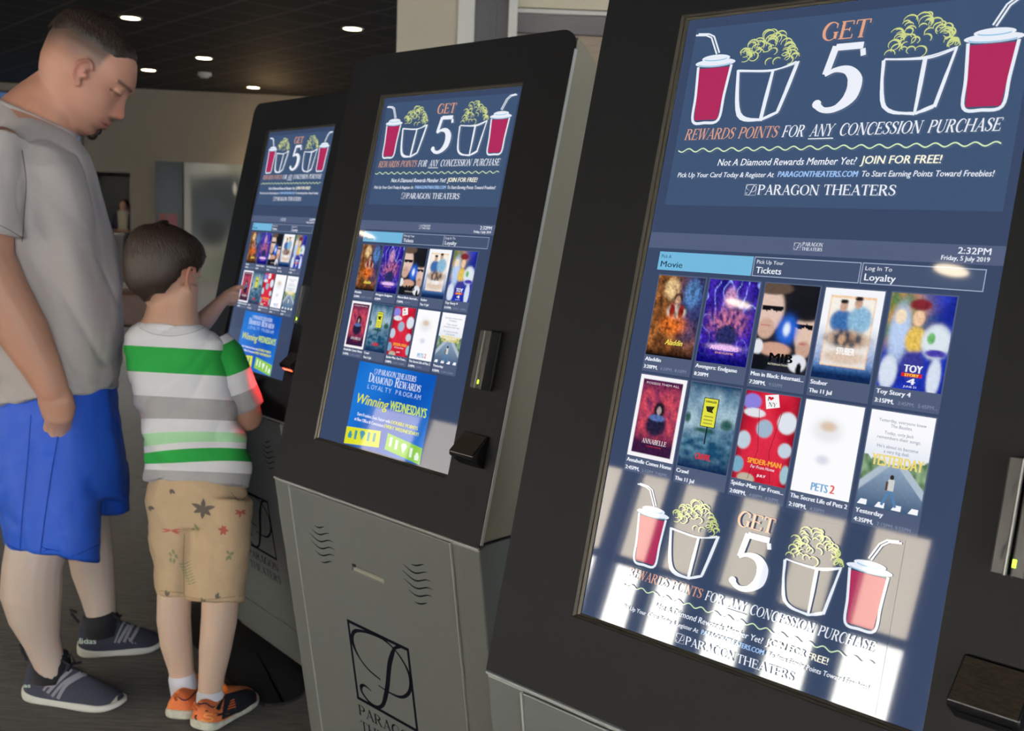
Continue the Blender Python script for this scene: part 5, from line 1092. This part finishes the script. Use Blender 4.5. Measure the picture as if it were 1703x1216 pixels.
pr_ = Print(s1, man, 0.002); pr_.ngon([X6(870, 950), X6(900, 915), X6(940, 895), X6(975, 920), X6(965, 960), X6(900, 985)], srgb(186, 180, 164)); pr_.build('toe_guard', s1, MATS['shoe_print'])
pr_ = Print(s1, man, 0.002); pr_.text('as', X6(105, 0)[0], X6(0, 842)[1], 7, srgb(214, 230, 216), X6(160, 0)[0], bold=0.6); pr_.build('heel_lettering', s1, MATS['shoe_print'])
pr_ = Print(s2, man, 0.002)
for pts, w in (([(880, 460), (930, 340), (985, 240)], 3), ([(910, 460), (980, 340), (1030, 260)], 5), ([(960, 455), (1010, 350), (1050, 280)], 5), ([(1010, 450), (1060, 370), (1100, 280)], 5)): pr_.line(catmull([X6(*p) for p in pts], 6), w, gy)
pr_.build('side_stripe', s2, MATS['shoe_print'])
pr_ = Print(s2, man, 0.002); pr_.text('adidas', X6(520, 0)[0], X6(0, 468)[1], 10, srgb(214, 230, 216), X6(718, 0)[0], bold=0.8); pr_.build('heel_lettering', s2, MATS['shoe_print'])

# ------------------------------------------------------------------ the boy
B_ = Fig(60.8)
gb_ = (W(ground(290, 1185)) + W(ground(370, 1195))) / 2
boy = empty('person', (gb_.x, gb_.y, 0), 0, 'boy in green, white and grey striped shirt and printed tan shorts touching the far kiosk', 'person')
ya = math.radians(26); pb = math.radians(6)
fwd_ = FH * math.cos(ya) + RH * math.sin(ya)
hb_ = HeadFrame(B_.P(276, 452, 0.2), fwd_ * math.cos(pb) - UP * math.sin(pb), fwd_ * math.sin(pb) + UP * math.cos(pb), 0.00116)
hp_, n_, m_ = head_points(nose=0.7, child=True)
pc = [loft_faces([hb_.w(p) for p in hp_], n_, m_)]
for sd_ in (-1, 1):
    pc += ear_pieces(hb_, sd_, 1.25, 0, -10, yoff=63); pc.append(ellipsoid(hb_.w((64, sd_ * 27, 0)), (hb_.F * 8 * hb_.k, hb_.L * 12 * hb_.k, hb_.U * 8 * hb_.k)))
pc.append(ellipsoid(hb_.w((66, 0, -54)), (hb_.F * 8 * hb_.k, hb_.L * 15 * hb_.k, hb_.U * 6 * hb_.k)))
pc.append(B_.rings([(290, 475, 40, 0, 40, 0.4), (287, 505, 41, 2, 40, 0.2), (285, 530, 46, 4, 42, 0.0), (286, 550, 60, 4, 46, 0), (290, 575, 72, 3, 48, 0)]))
pc.append(B_.rings([(292, 560, 66, 2, 44, 0), (298, 620, 74, 0, 50, 0), (310, 690, 76, 0, 50, 0), (322, 760, 70, 0, 46, 0), (328, 840, 66, 0, 44, 0)]))
pc.append(B_.tube([(232, 588, 0.3, 26), (262, 590, 3.2, 24), (296, 578, 6.2, 21), (318, 556, 6.9, 20), (344, 528, 7.7, 18), (364, 506, 8.4, 13), (372, 499, 8.6, 11.5)]))
pc.append(B_.tube([(370, 500, 8.6, 11.5), (379, 493, 8.8, 13), (388, 487, 9.0, 11)], squash=(FH, 0.75)))
pc.append(B_.tube([(386, 481, 8.95, 4.8), (394, 477.5, 9.1, 4.4), (401, 477.5, 9.22, 4.0), (405.5, 478, 9.3, 3.4)], 10))
for q, (y0, dz) in enumerate(((486, 8.75), (491, 8.85), (495, 8.9))): pc.append(B_.tube([(387 - q, y0, dz, 4.8), (396 - 2 * q, y0 + 3, dz + 0.1, 4.6), (393 - 2 * q, y0 + 11, dz + 0.15, 4.3), (384 - 2 * q, y0 + 11, dz + 0.1, 3.8)], 10))
pc.append(B_.tube([(376, 500, 8.7, 5.5), (386, 501, 8.8, 5.0), (395, 496, 8.95, 4.3)], 10))
pc.append(B_.tube([(372, 590, 0, 26), (392, 640, 0.3, 25), (407, 678, 0.6, 26), (411, 693, 1.0, 26), (404, 692, 2.6, 21), (392, 664, 4.6, 16), (384, 650, 5.6, 13)]))
pc.append(B_.tube([(384, 650, 5.6, 12.5), (376, 640, 6.2, 14), (370, 632, 6.6, 11)], squash=(FH, 0.7)))
for q in range(4): pc.append(B_.tube([(372 + q * 3, 628 + q * 6, 6.6, 4.8), (362 + q * 3, 622 + q * 6, 6.8, 4.5), (356 + q * 3, 628 + q * 6, 6.7, 4)], 10))
pc.append(B_.tube([(378, 632, 6.0, 5.5), (372, 620, 6.1, 5), (366, 614, 6.3, 4.4)], 10))
pc.append(B_.tube([(294, 830, 0, 34), (290, 920, -0.2, 31), (290, 985, -0.4, 28.5), (289, 1030, -0.5, 28.5), (293, 1070, -0.3, 27), (301, 1110, 0.05, 22), (305, 1142, 0.2, 20)]))
pc.append(B_.tube([(362, 830, -0.2, 36), (364, 920, -0.6, 34), (367, 990, -1.0, 31), (364, 1035, -1.2, 30), (358, 1080, -1.3, 27), (352, 1125, -1.3, 22), (349, 1162, -1.2, 20)]))
bb = union(pc, 0.0036, 3); C = coords(bb); hl = hb_.inv(C)
cl = np.tile(np.array(srgb(196, 154, 132)), (len(C), 1)); cl = blend(cl, srgb(208, 180, 160), 1 - sm(0.5, 0.62, C[:, 2]))
inh = (np.abs(hl[:, 1]) < 76) & (hl[:, 2] > -60) & (hl[:, 2] < 95) & (np.abs(hl[:, 0]) < 90)
cl = blend(cl, srgb(206, 120, 100), inh * (np.abs(hl[:, 1]) > 61) * (np.abs(hl[:, 0] + 5) < 20) * (np.abs(hl[:, 2]) < 27) * 0.45); cl = blend(cl, srgb(60, 40, 34), inh * np.exp(-((hl[:, 2] - 13) / 4) ** 2) * (np.abs(hl[:, 1]) > 9) * (np.abs(hl[:, 1]) < 42) * (hl[:, 0] > 40))
cl = blend(cl, srgb(40, 30, 28), inh * np.exp(-((hl[:, 2] - 0) / 5) ** 2) * (np.abs(np.abs(hl[:, 1]) - 27) < 8) * (hl[:, 0] > 60)); cl = blend(cl, srgb(190, 100, 96), inh * np.exp(-((hl[:, 2] + 54) / 6) ** 2 - (hl[:, 1] / 16) ** 4) * (hl[:, 0] > 55))
bo = world_obj('body', bb, M_SKIN, boy); set_col(bo.data, cl)
def boy_mask(p):
    x, y, z = p; ang = abs(math.degrees(math.atan2(y, -x - 5)))          # 0 at the nape, 90 at the ear
    lo = -56 + 10 * sm(8, 40, ang) + 26 * sm(45, 68, ang) + 26 * sm(66, 80, ang) - 8 * math.exp(-(ang / 9) ** 2)
    if x > 12: lo = -4 + (x - 12) * 1.0
    if x > 48: lo = 34
    return min(1.0, max(0.0, (z - lo) / 9))
M_BHAIR = mat('brown_boy_hair', srgb(46, 34, 28), 0.5, 0, 0.4, noise_amt=0.35, noise_scale=500)
hair_shell(hb_, boy_mask, 15.0, 'hair', M_BHAIR, boy, 3.0, child=True, strands=3600, seed=11, slen=44, sw=1.35)
# striped t-shirt: the stripes are a ramp over the height of the cloth
def stripe_mat():
    m = bpy.data.materials.new('striped_jersey'); m.use_nodes = True; nt = m.node_tree; b = nt.nodes['Principled BSDF']; b.inputs['Roughness'].default_value = 0.9; b.inputs['Specular IOR Level'].default_value = 0.15
    a = nt.nodes.new('ShaderNodeAttribute'); a.attribute_name = 'stripe'; r = nt.nodes.new('ShaderNodeValToRGB'); r.color_ramp.interpolation = 'CONSTANT'
    WHT, GRN, GRY, LGN = srgb(242, 238, 240), srgb(38, 140, 62), srgb(164, 162, 164), srgb(172, 222, 174)
    st = [(0.0, WHT), (0.10, GRN), (0.265, WHT), (0.415, GRY), (0.565, WHT), (0.67, LGN), (0.76, WHT), (0.805, GRN), (0.88, WHT), (0.92, GRY)]
    el = r.color_ramp.elements; el[0].position = 0; el[0].color = (*WHT, 1); el[1].position = st[1][0]; el[1].color = (*GRN, 1)
    for p, c in st[2:]: e = el.new(p); e.color = (*c, 1)
    nz = nt.nodes.new('ShaderNodeTexNoise'); nz.inputs['Scale'].default_value = 420; mx = nt.nodes.new('ShaderNodeMixRGB'); mx.blend_type = 'OVERLAY'; mx.inputs[0].default_value = 0.12
    nt.links.new(a.outputs['Fac'], r.inputs[0]); nt.links.new(r.outputs[0], mx.inputs[1]); nt.links.new(nz.outputs[0], mx.inputs[2]); nt.links.new(mx.outputs[0], b.inputs['Base Color'])
    bp = nt.nodes.new('ShaderNodeBump'); bp.inputs['Strength'].default_value = 0.15; bp.inputs['Distance'].default_value = 0.003; nt.links.new(nz.outputs[0], bp.inputs['Height']); nt.links.new(bp.outputs[0], b.inputs['Normal']); return m
M_STR = stripe_mat()
def set_float(me, vals, name='stripe'):
    a = me.attributes.new(name, 'FLOAT', 'POINT'); a.data.foreach_set('value', np.asarray(vals, dtype=np.float32))
tp = [B_.rings([(285, 538, 54, 4, 50, 0), (286, 548, 70, 4, 54, 0), (290, 562, 84, 4, 58, 0), (294, 590, 86, 3, 60, 0), (300, 640, 86, 2, 60, 0), (312, 690, 86, 2, 60, 0), (324, 740, 90, 2, 63, 0), (328, 780, 90, 3, 66, 0), (326, 806, 89, 4, 69, 0)], 36, 2.4),
      B_.tube([(236, 580, 0.3, 30), (250, 588, 2.2, 31), (268, 588, 4.2, 31)], 22)]
tm_ = union(tp, 0.005, 4)
def boy_folds(p):
    v = Vector(p); a = v.dot(Vector(RH)); c = v.dot(Vector(FH)); low = float(sm(0.92, 0.75, v.z)) if v.z < 0.92 else 0.0
    cr = (1 - abs(noise.noise(Vector((a * 10 - v.z * 9, c * 8, v.z * 5 + 3))))) ** 9
    return -0.005 * cr + 0.007 * noise.noise(Vector((a * 14 - v.z * 12, c * 14, v.z * 8))) + low * 0.012 * noise.noise(Vector((a * 9 + v.z * 6, c * 9, v.z * 24)))
displace(tm_, boy_folds); C = coords(tm_); px = project(C)
q = (px[:, 1] - 0.055 * (px[:, 0] - 300) - 553) / (812 - 553); xx = (px[:, 0] - 300) / 90.0; low = np.clip((q - 0.5) / 0.2, 0, 1) * np.clip((0.9 - q) / 0.12, 0, 1)
q = q + low * 0.02 + low * 0.02 * (1 - xx ** 2) + low * 0.045 * xx; q = np.where(q > 0.6, 0.6 + (q - 0.6) * 1.10, q)
bt = world_obj('t_shirt', tm_, M_STR, boy); set_float(bt.data, q)
# right sleeve, its stripes run round the arm
sl_ = union([B_.tube([(356, 568, 0, 26), (372, 590, 0, 33), (388, 628, 0.2, 34), (402, 666, 0.45, 34), (406, 678, 0.55, 33.5)], 24, None, False)], 0.004, 3); displace(sl_, lambda p: 0.003 * noise.noise(Vector(p) * 18))
C = coords(sl_); a0 = np.array(B_.P(366, 566, 0)); a1 = np.array(B_.P(412, 694, 0.6)); t = (C - a0) @ (a1 - a0) / np.dot(a1 - a0, a1 - a0)
q = np.interp(t, [-0.5, 0.03, 0.40, 0.64, 0.90, 1.3], [0.02, 0.10, 0.265, 0.415, 0.565, 0.66])
bs = world_obj('sleeve', sl_, M_STR, bt); set_float(bs.data, q)
pr_ = Print(bt, boy, 0.0015); pr_.line(catmull([(231, 541), (252, 550), (285, 554), (318, 549), (338, 540)], 8), 7, srgb(228, 224, 226)); pr_.line(catmull([(233, 546), (254, 555), (285, 559), (318, 554), (340, 545)], 8), 1.2, srgb(176, 172, 174)); pr_.build('collar_rib', bt, MATS['cloth_print'])
# printed tan shorts
M_TAN = mat('tan_cotton', srgb(184, 160, 130), 0.85, 0, 0.2, noise_amt=0.05, noise_scale=300, bump=0.2, bump_scale=900)
sp = [B_.rings([(327, 785, 74, 2, 52, 0), (328, 812, 80, 2, 58, 0), (329, 840, 87, 2, 68, 0), (334, 880, 84, 1, 68, 0)], 32), B_.rings([(296, 840, 54, 2, 60, 0.1), (290, 910, 42, 3, 56, -0.1), (286, 965, 30, 3, 46, -0.3), (287, 992, 27, 6, 42, -0.4)], 28), B_.rings([(368, 830, 50, 2, 60, -0.2), (364, 900, 54, 2, 58, -0.5), (359, 965, 51, 2, 52, -0.9), (357, 1001, 50, 2, 48, -1.1)], 28)]
ss = union(sp, 0.005, 4); displace(ss, lambda p: 0.006 * noise.noise(Vector((Vector(p).dot(Vector(RH)) * 14 + p[2] * 9, Vector(p).dot(Vector(FH)) * 14, p[2] * 13))) + 0.002 * noise.noise(Vector(p) * 45))
bsh = world_obj('shorts', ss, M_TAN, boy)
def X3(x, y): return (x / 2.788, 780 + y / 2.788)
DKG, RDD, GRG = srgb(92, 84, 78), srgb(160, 84, 76), srgb(128, 128, 96)
def leaf(cx, cy, ang, ln, wd, col):
    c = X3(cx, cy); a = math.radians(ang); e = (c[0] + math.cos(a) * ln, c[1] + math.sin(a) * ln); mpt = [tuple(np.array(c) * (1 - t) + np.array(e) * t) for t in np.linspace(0, 1, 7)]
    pr_.line(mpt, [0.5, wd * .8, wd, wd * .9, wd * .5, 0.4], col)
def motif(name, leaves):
    global pr_
    pr_ = Print(bsh, boy, 0.001)
    for l_ in leaves: leaf(*l_)
    pr_.build(name, bsh, MATS['cloth_print'])
motif('printed_flower', [(942, 185, a, 21 if a in (-10, 205) else 17, 8, DKG) for a in (-88, -10, 40, 95, 160, 205)])
motif('printed_flower', [(1035, 285, a, 9, 5, RDD) for a in (-60, 0, 60, 120, 200, 260)])
motif('printed_leaf', [(795, 285, a, 16, 3, RDD) for a in (170, 190, 10, -10, 25)])
motif('printed_leaf', [(1115, 200, a, 10, 4, RDD) for a in (20, -20, 200, 160, 100)])
motif('printed_leaf', [(x, y, a, 9, 5, GRG) for (x, y, a) in ((785, 385, 60), (800, 372, 70), (790, 410, 80), (812, 395, 60), (810, 415, 100))])
motif('printed_leaf', [(910, 270, 150, 9, 5, GRG), (912, 268, 60, 8, 5, GRG), (912, 272, 240, 8, 4, GRG)])
motif('printed_leaf', [(1060, 400, 60, 9, 5, GRG), (1064, 398, 330, 9, 5, GRG), (1060, 404, 120, 9, 5, GRG), (1062, 396, 240, 8, 4, GRG)])
c0_ = [(845 + 40 * t, 430 + 105 * t) for t in np.linspace(0, 1, 9)]
motif('printed_fern', [(845, 430, 69, 40, 1.6, GRG)] + [(p[0], p[1], -25, 14 - i * 0.4, 1.8, GRG) for i, p in enumerate(c0_[1:])] + [(p[0], p[1], 190, 8 - i * 0.4, 1.8, GRG) for i, p in enumerate(c0_[1:])])
for (x, y, a) in ((790, 95, 40), (690, 175, 20), (775, 590, 260), (945, 625, 250), (1000, 600, 300)): motif('printed_leaf', [(x, y, a, 11, 6, DKG), (x, y, a + 40, 9, 4, DKG)])
pr_ = Print(bsh, boy, 0.001); sc_ = srgb(140, 118, 92); pr_.line(catmull([X3(855, 300), X3(850, 420), X3(855, 600)], 6), 1.6, sc_); pr_.build('seam', bsh, MATS['cloth_print']); pr_ = Print(bsh, boy, 0.001); pr_.line(catmull([X3(740, 565), X3(800, 570), X3(852, 575)], 5), 1.2, sc_); pr_.line(catmull([X3(856, 590), X3(960, 605), X3(1130, 585)], 6), 1.2, sc_); pr_.build('hem_seam', bsh, MATS['cloth_print']); pr_ = Print(bsh, boy, 0.001); pr_.line(catmull([X3(1070, 110), X3(1110, 150), X3(1150, 120)], 6), 1.4, sc_); pr_.build('pocket_seam', bsh, MATS['cloth_print'])
# socks and sneakers
M_WSOCK = mat('white_ribbed_sock', srgb(226, 228, 238), 0.9, bump=0.3, bump_scale=500, stretch=(8, 8, 1))
M_ORANGE = mat('orange_mesh', srgb(214, 112, 58), 0.7, noise_amt=0.1, noise_scale=200)
M_BSOLE = mat('worn_white_rubber', srgb(200, 198, 182), 0.7, noise_amt=0.2, noise_scale=60)
def sock(pts):
    v, f = B_.tube(pts, 22); me = bpy.data.meshes.new('sock'); me.from_pydata([tuple(p) for p in v], [], f); me.update(); me.polygons.foreach_set('use_smooth', [True] * len(me.polygons)); world_obj('sock', me, M_WSOCK, boy)
sock([(303, 1126, 0.1, 23.5), (306, 1144, 0.15, 23.5), (308, 1160, 0.2, 23), (309, 1166, 0.3, 20)]); sock([(350, 1156, -1.25, 23.5), (349, 1170, -1.2, 23.5), (350, 1178, -1.1, 20)])
HTB = [(0.0, 0.055), (0.02, 0.078), (0.07, 0.084), (0.16, 0.074), (0.3, 0.080), (0.45, 0.086), (0.6, 0.076), (0.72, 0.064), (0.84, 0.054), (0.92, 0.046), (0.97, 0.038), (1.0, 0.028)]
def boy_shoe(hpx, tpx):
    a, b_ = W(ground(*hpx)), W(ground(*tpx)); d = (b_ - a).normalized()
    up, fr = shoe('sneaker', boy, (a.x, a.y), (a.x + d.x, a.y + d.y), 0.212, 0.046, HTB, (M_ORANGE, M_BSOLE, 'worn off-white sole'), sole_h=0.026); return baked(up), fr
b1, f1_ = boy_shoe((294, 1203), (356, 1132)); b2, f2_ = boy_shoe((328, 1220), (424, 1162))
def X7(x, y): return (250 + x / 8.515, 1080 + y / 8.515)
blk, org = srgb(24, 26, 36), srgb(206, 104, 54)
pr_ = Print(b2, boy, 0.0015)
pr_.ngon([X7(*p) for p in ((985, 990), (1110, 700), (1180, 600), (1300, 560), (1420, 590), (1480, 680), (1490, 760), (1440, 850), (1300, 920), (1120, 980))], blk) if False else None
for yy in np.linspace(0, 1, 26):
    pr_.line([X7(*p) for p in catmull([(1010 + 130 * yy * 0 + yy * 40, 985 - yy * 330), (1200 + yy * 20, 900 - yy * 290), (1380, 850 - yy * 270), (1495, 760 - yy * 130)], 5)], 3.0, blk)
pr_.up()
for q in range(6): pr_.line([X7(1060 + q * 14, 920 - q * 36), X7(1215 - q * 6, 880 - q * 34)], 1.5, org)
pr_.line([X7(1020, 660), X7(950, 860)], 7, blk); pr_.up(); pr_.line([X7(1000, 700), X7(900, 850)], 2, srgb(226, 150, 80))
pr_.line([X7(*p) for p in ((640, 945), (790, 870), (965, 915), (830, 1050), (660, 1010), (640, 945))], 2.2, blk); pr_.line(catmull([X7(*p) for p in ((880, 925), (790, 915), (770, 950), (860, 970), (880, 1000), (800, 1020), (730, 990))], 5), 1.8, srgb(236, 170, 90))
pr_.line(catmull([X7(*p) for p in ((640, 740), (700, 775), (780, 770), (860, 820), (920, 810), (990, 720), (1020, 650))], 6), 2.2, srgb(60, 40, 70)); pr_.build('shoe_marking', b2, MATS['shoe_print'])
pr_ = Print(b1, boy, 0.0015); pr_.line(catmull([X7(*p) for p in ((270, 620), (300, 650), (370, 650), (430, 700), (490, 720), (560, 690), (640, 600))], 6), 2.2, srgb(60, 40, 70)); pr_.line([X7(250, 690), X7(235, 880)], 3, srgb(200, 130, 80)); pr_.build('shoe_marking', b1, MATS['shoe_print'])
for (fr, up) in ((f1_, b1), (f2_, b2)):
    h, d, s_ = fr
    lp = tube3([h + d * 0.004 + Vector((0, 0, 0.07)), h - d * 0.010 + Vector((0, 0, 0.083)), h - d * 0.016 + Vector((0, 0, 0.078)), h - d * 0.004 + Vector((0, 0, 0.064))], [0.0035] * 4, 8); me = bpy.data.meshes.new('pull_loop'); me.from_pydata([tuple(p) for p in lp[0]], [], lp[1]); world_obj('pull_loop', me, M_ORANGE, up)
    tg = ellipsoid(h + d * 0.085 + Vector((0, 0, 0.088)), (d * 0.012, s_ * 0.020, Vector((0, 0, 0.018)) - d * 0.008)); me = bpy.data.meshes.new('tongue'); me.from_pydata([tuple(p) for p in tg[0]], [], tg[1]); me.polygons.foreach_set('use_smooth', [True] * len(me.polygons)); world_obj('tongue', me, mat('bright_orange_tongue', srgb(240, 120, 30), 0.6), up)

# ------------------------------------------------------------------ the woman in the far doorway
d_ = wallpt(206, 352, -0.75); gw = Vector((d_[0], d_[1], 0))
wom = empty('person', tuple(gw), 0, 'woman with long reddish brown hair in the far doorway', 'person')
fx, sx = Vector(WN), Vector(WD)
def wp_(a, b_, z): return gw + sx * a + fx * b_ + Vector((0, 0, z))
pc = [ellipsoid(wp_(0, 0.01, 1.345), (sx * 0.072, fx * 0.09, Vector((0, 0, 0.11)))), ellipsoid(wp_(0, 0.095, 1.33), (sx * 0.012, fx * 0.02, Vector((0, 0, 0.02)))), tube3([wp_(0, 0, 1.27), wp_(0, -0.01, 1.18)], [0.05, 0.055]), tube3([wp_(0, 0, 1.13), wp_(0, 0, 0.95), wp_(0, 0, 0.78)], [0.13, 0.12, 0.14], squash=(fx, 0.7))]
for s_ in (-1, 1):
    pc += [tube3([wp_(s_ * 0.16, 0, 1.12), wp_(s_ * 0.2, 0.0, 0.92), wp_(s_ * 0.12, 0.18, 0.86), wp_(s_ * 0.05, 0.22, 0.87)], [0.045, 0.04, 0.033, 0.028]), tube3([wp_(s_ * 0.08, 0, 0.78), wp_(s_ * 0.08, 0.02, 0.42), wp_(s_ * 0.08, 0, 0.08)], [0.08, 0.055, 0.04]), ellipsoid(wp_(s_ * 0.08, 0.05, 0.04), (sx * 0.04, fx * 0.11, Vector((0, 0, 0.038))))]
    for q in range(5): pc.append(tube3([wp_(s_ * 0.05, 0.22, 0.86 + q * 0.008), wp_(s_ * (0.02 - 0.004 * q), 0.25 + 0.01 * (2 - abs(q - 2)), 0.845 + q * 0.012)], [0.010, 0.008], 8))
wb_ = union(pc, 0.008, 3); o = world_obj('body', wb_, M_SKIN, wom); set_col(o.data, np.tile(np.array(srgb(196, 150, 128)), (len(wb_.vertices), 1)))
hw_ = union([ellipsoid(wp_(0, -0.025, 1.37), (sx * 0.095, fx * 0.10, Vector((0, 0, 0.115)))), tube3([wp_(-0.075, -0.02, 1.38), wp_(-0.085, 0.0, 1.22), wp_(-0.08, 0.03, 1.08)], [0.032, 0.036, 0.02]), tube3([wp_(0.075, -0.02, 1.38), wp_(0.09, 0.0, 1.22), wp_(0.085, 0.03, 1.06)], [0.036, 0.045, 0.025]), tube3([wp_(0, -0.09, 1.38), wp_(0, -0.10, 1.1)], [0.07, 0.06])], 0.008, 3)
world_obj('hair', hw_, mat('auburn_hair', srgb(58, 26, 22), 0.5), wom)
tw_ = union([tube3([wp_(0, 0, 1.16), wp_(0, 0, 0.95), wp_(0, 0, 0.74)], [0.145, 0.14, 0.16], squash=(fx, 0.72))], 0.008, 3); world_obj('blouse', tw_, mat('beige_blouse', srgb(176, 166, 146), 0.9), wom)
jk = union([tube3([wp_(s_ * 0.15, -0.01, 1.15), wp_(s_ * 0.20, 0, 0.92), wp_(s_ * 0.15, 0.12, 0.88)], [0.062, 0.055, 0.045]) for s_ in (-1, 1)] + [tube3([wp_(s_ * 0.12, 0.0, 1.15), wp_(s_ * 0.13, 0.01, 0.95), wp_(s_ * 0.14, 0.01, 0.72)], [0.075, 0.075, 0.08]) for s_ in (-1, 1)], 0.008, 3); world_obj('jacket', jk, mat('navy_jacket', srgb(30, 28, 48), 0.9), wom)
sk = union([tube3([wp_(0, 0, 0.8), wp_(0, 0, 0.6), wp_(0, 0, 0.45)], [0.16, 0.18, 0.19], squash=(fx, 0.75))], 0.008, 3); world_obj('skirt', sk, mat('dusty_pink_skirt', srgb(150, 112, 106), 0.9), wom)
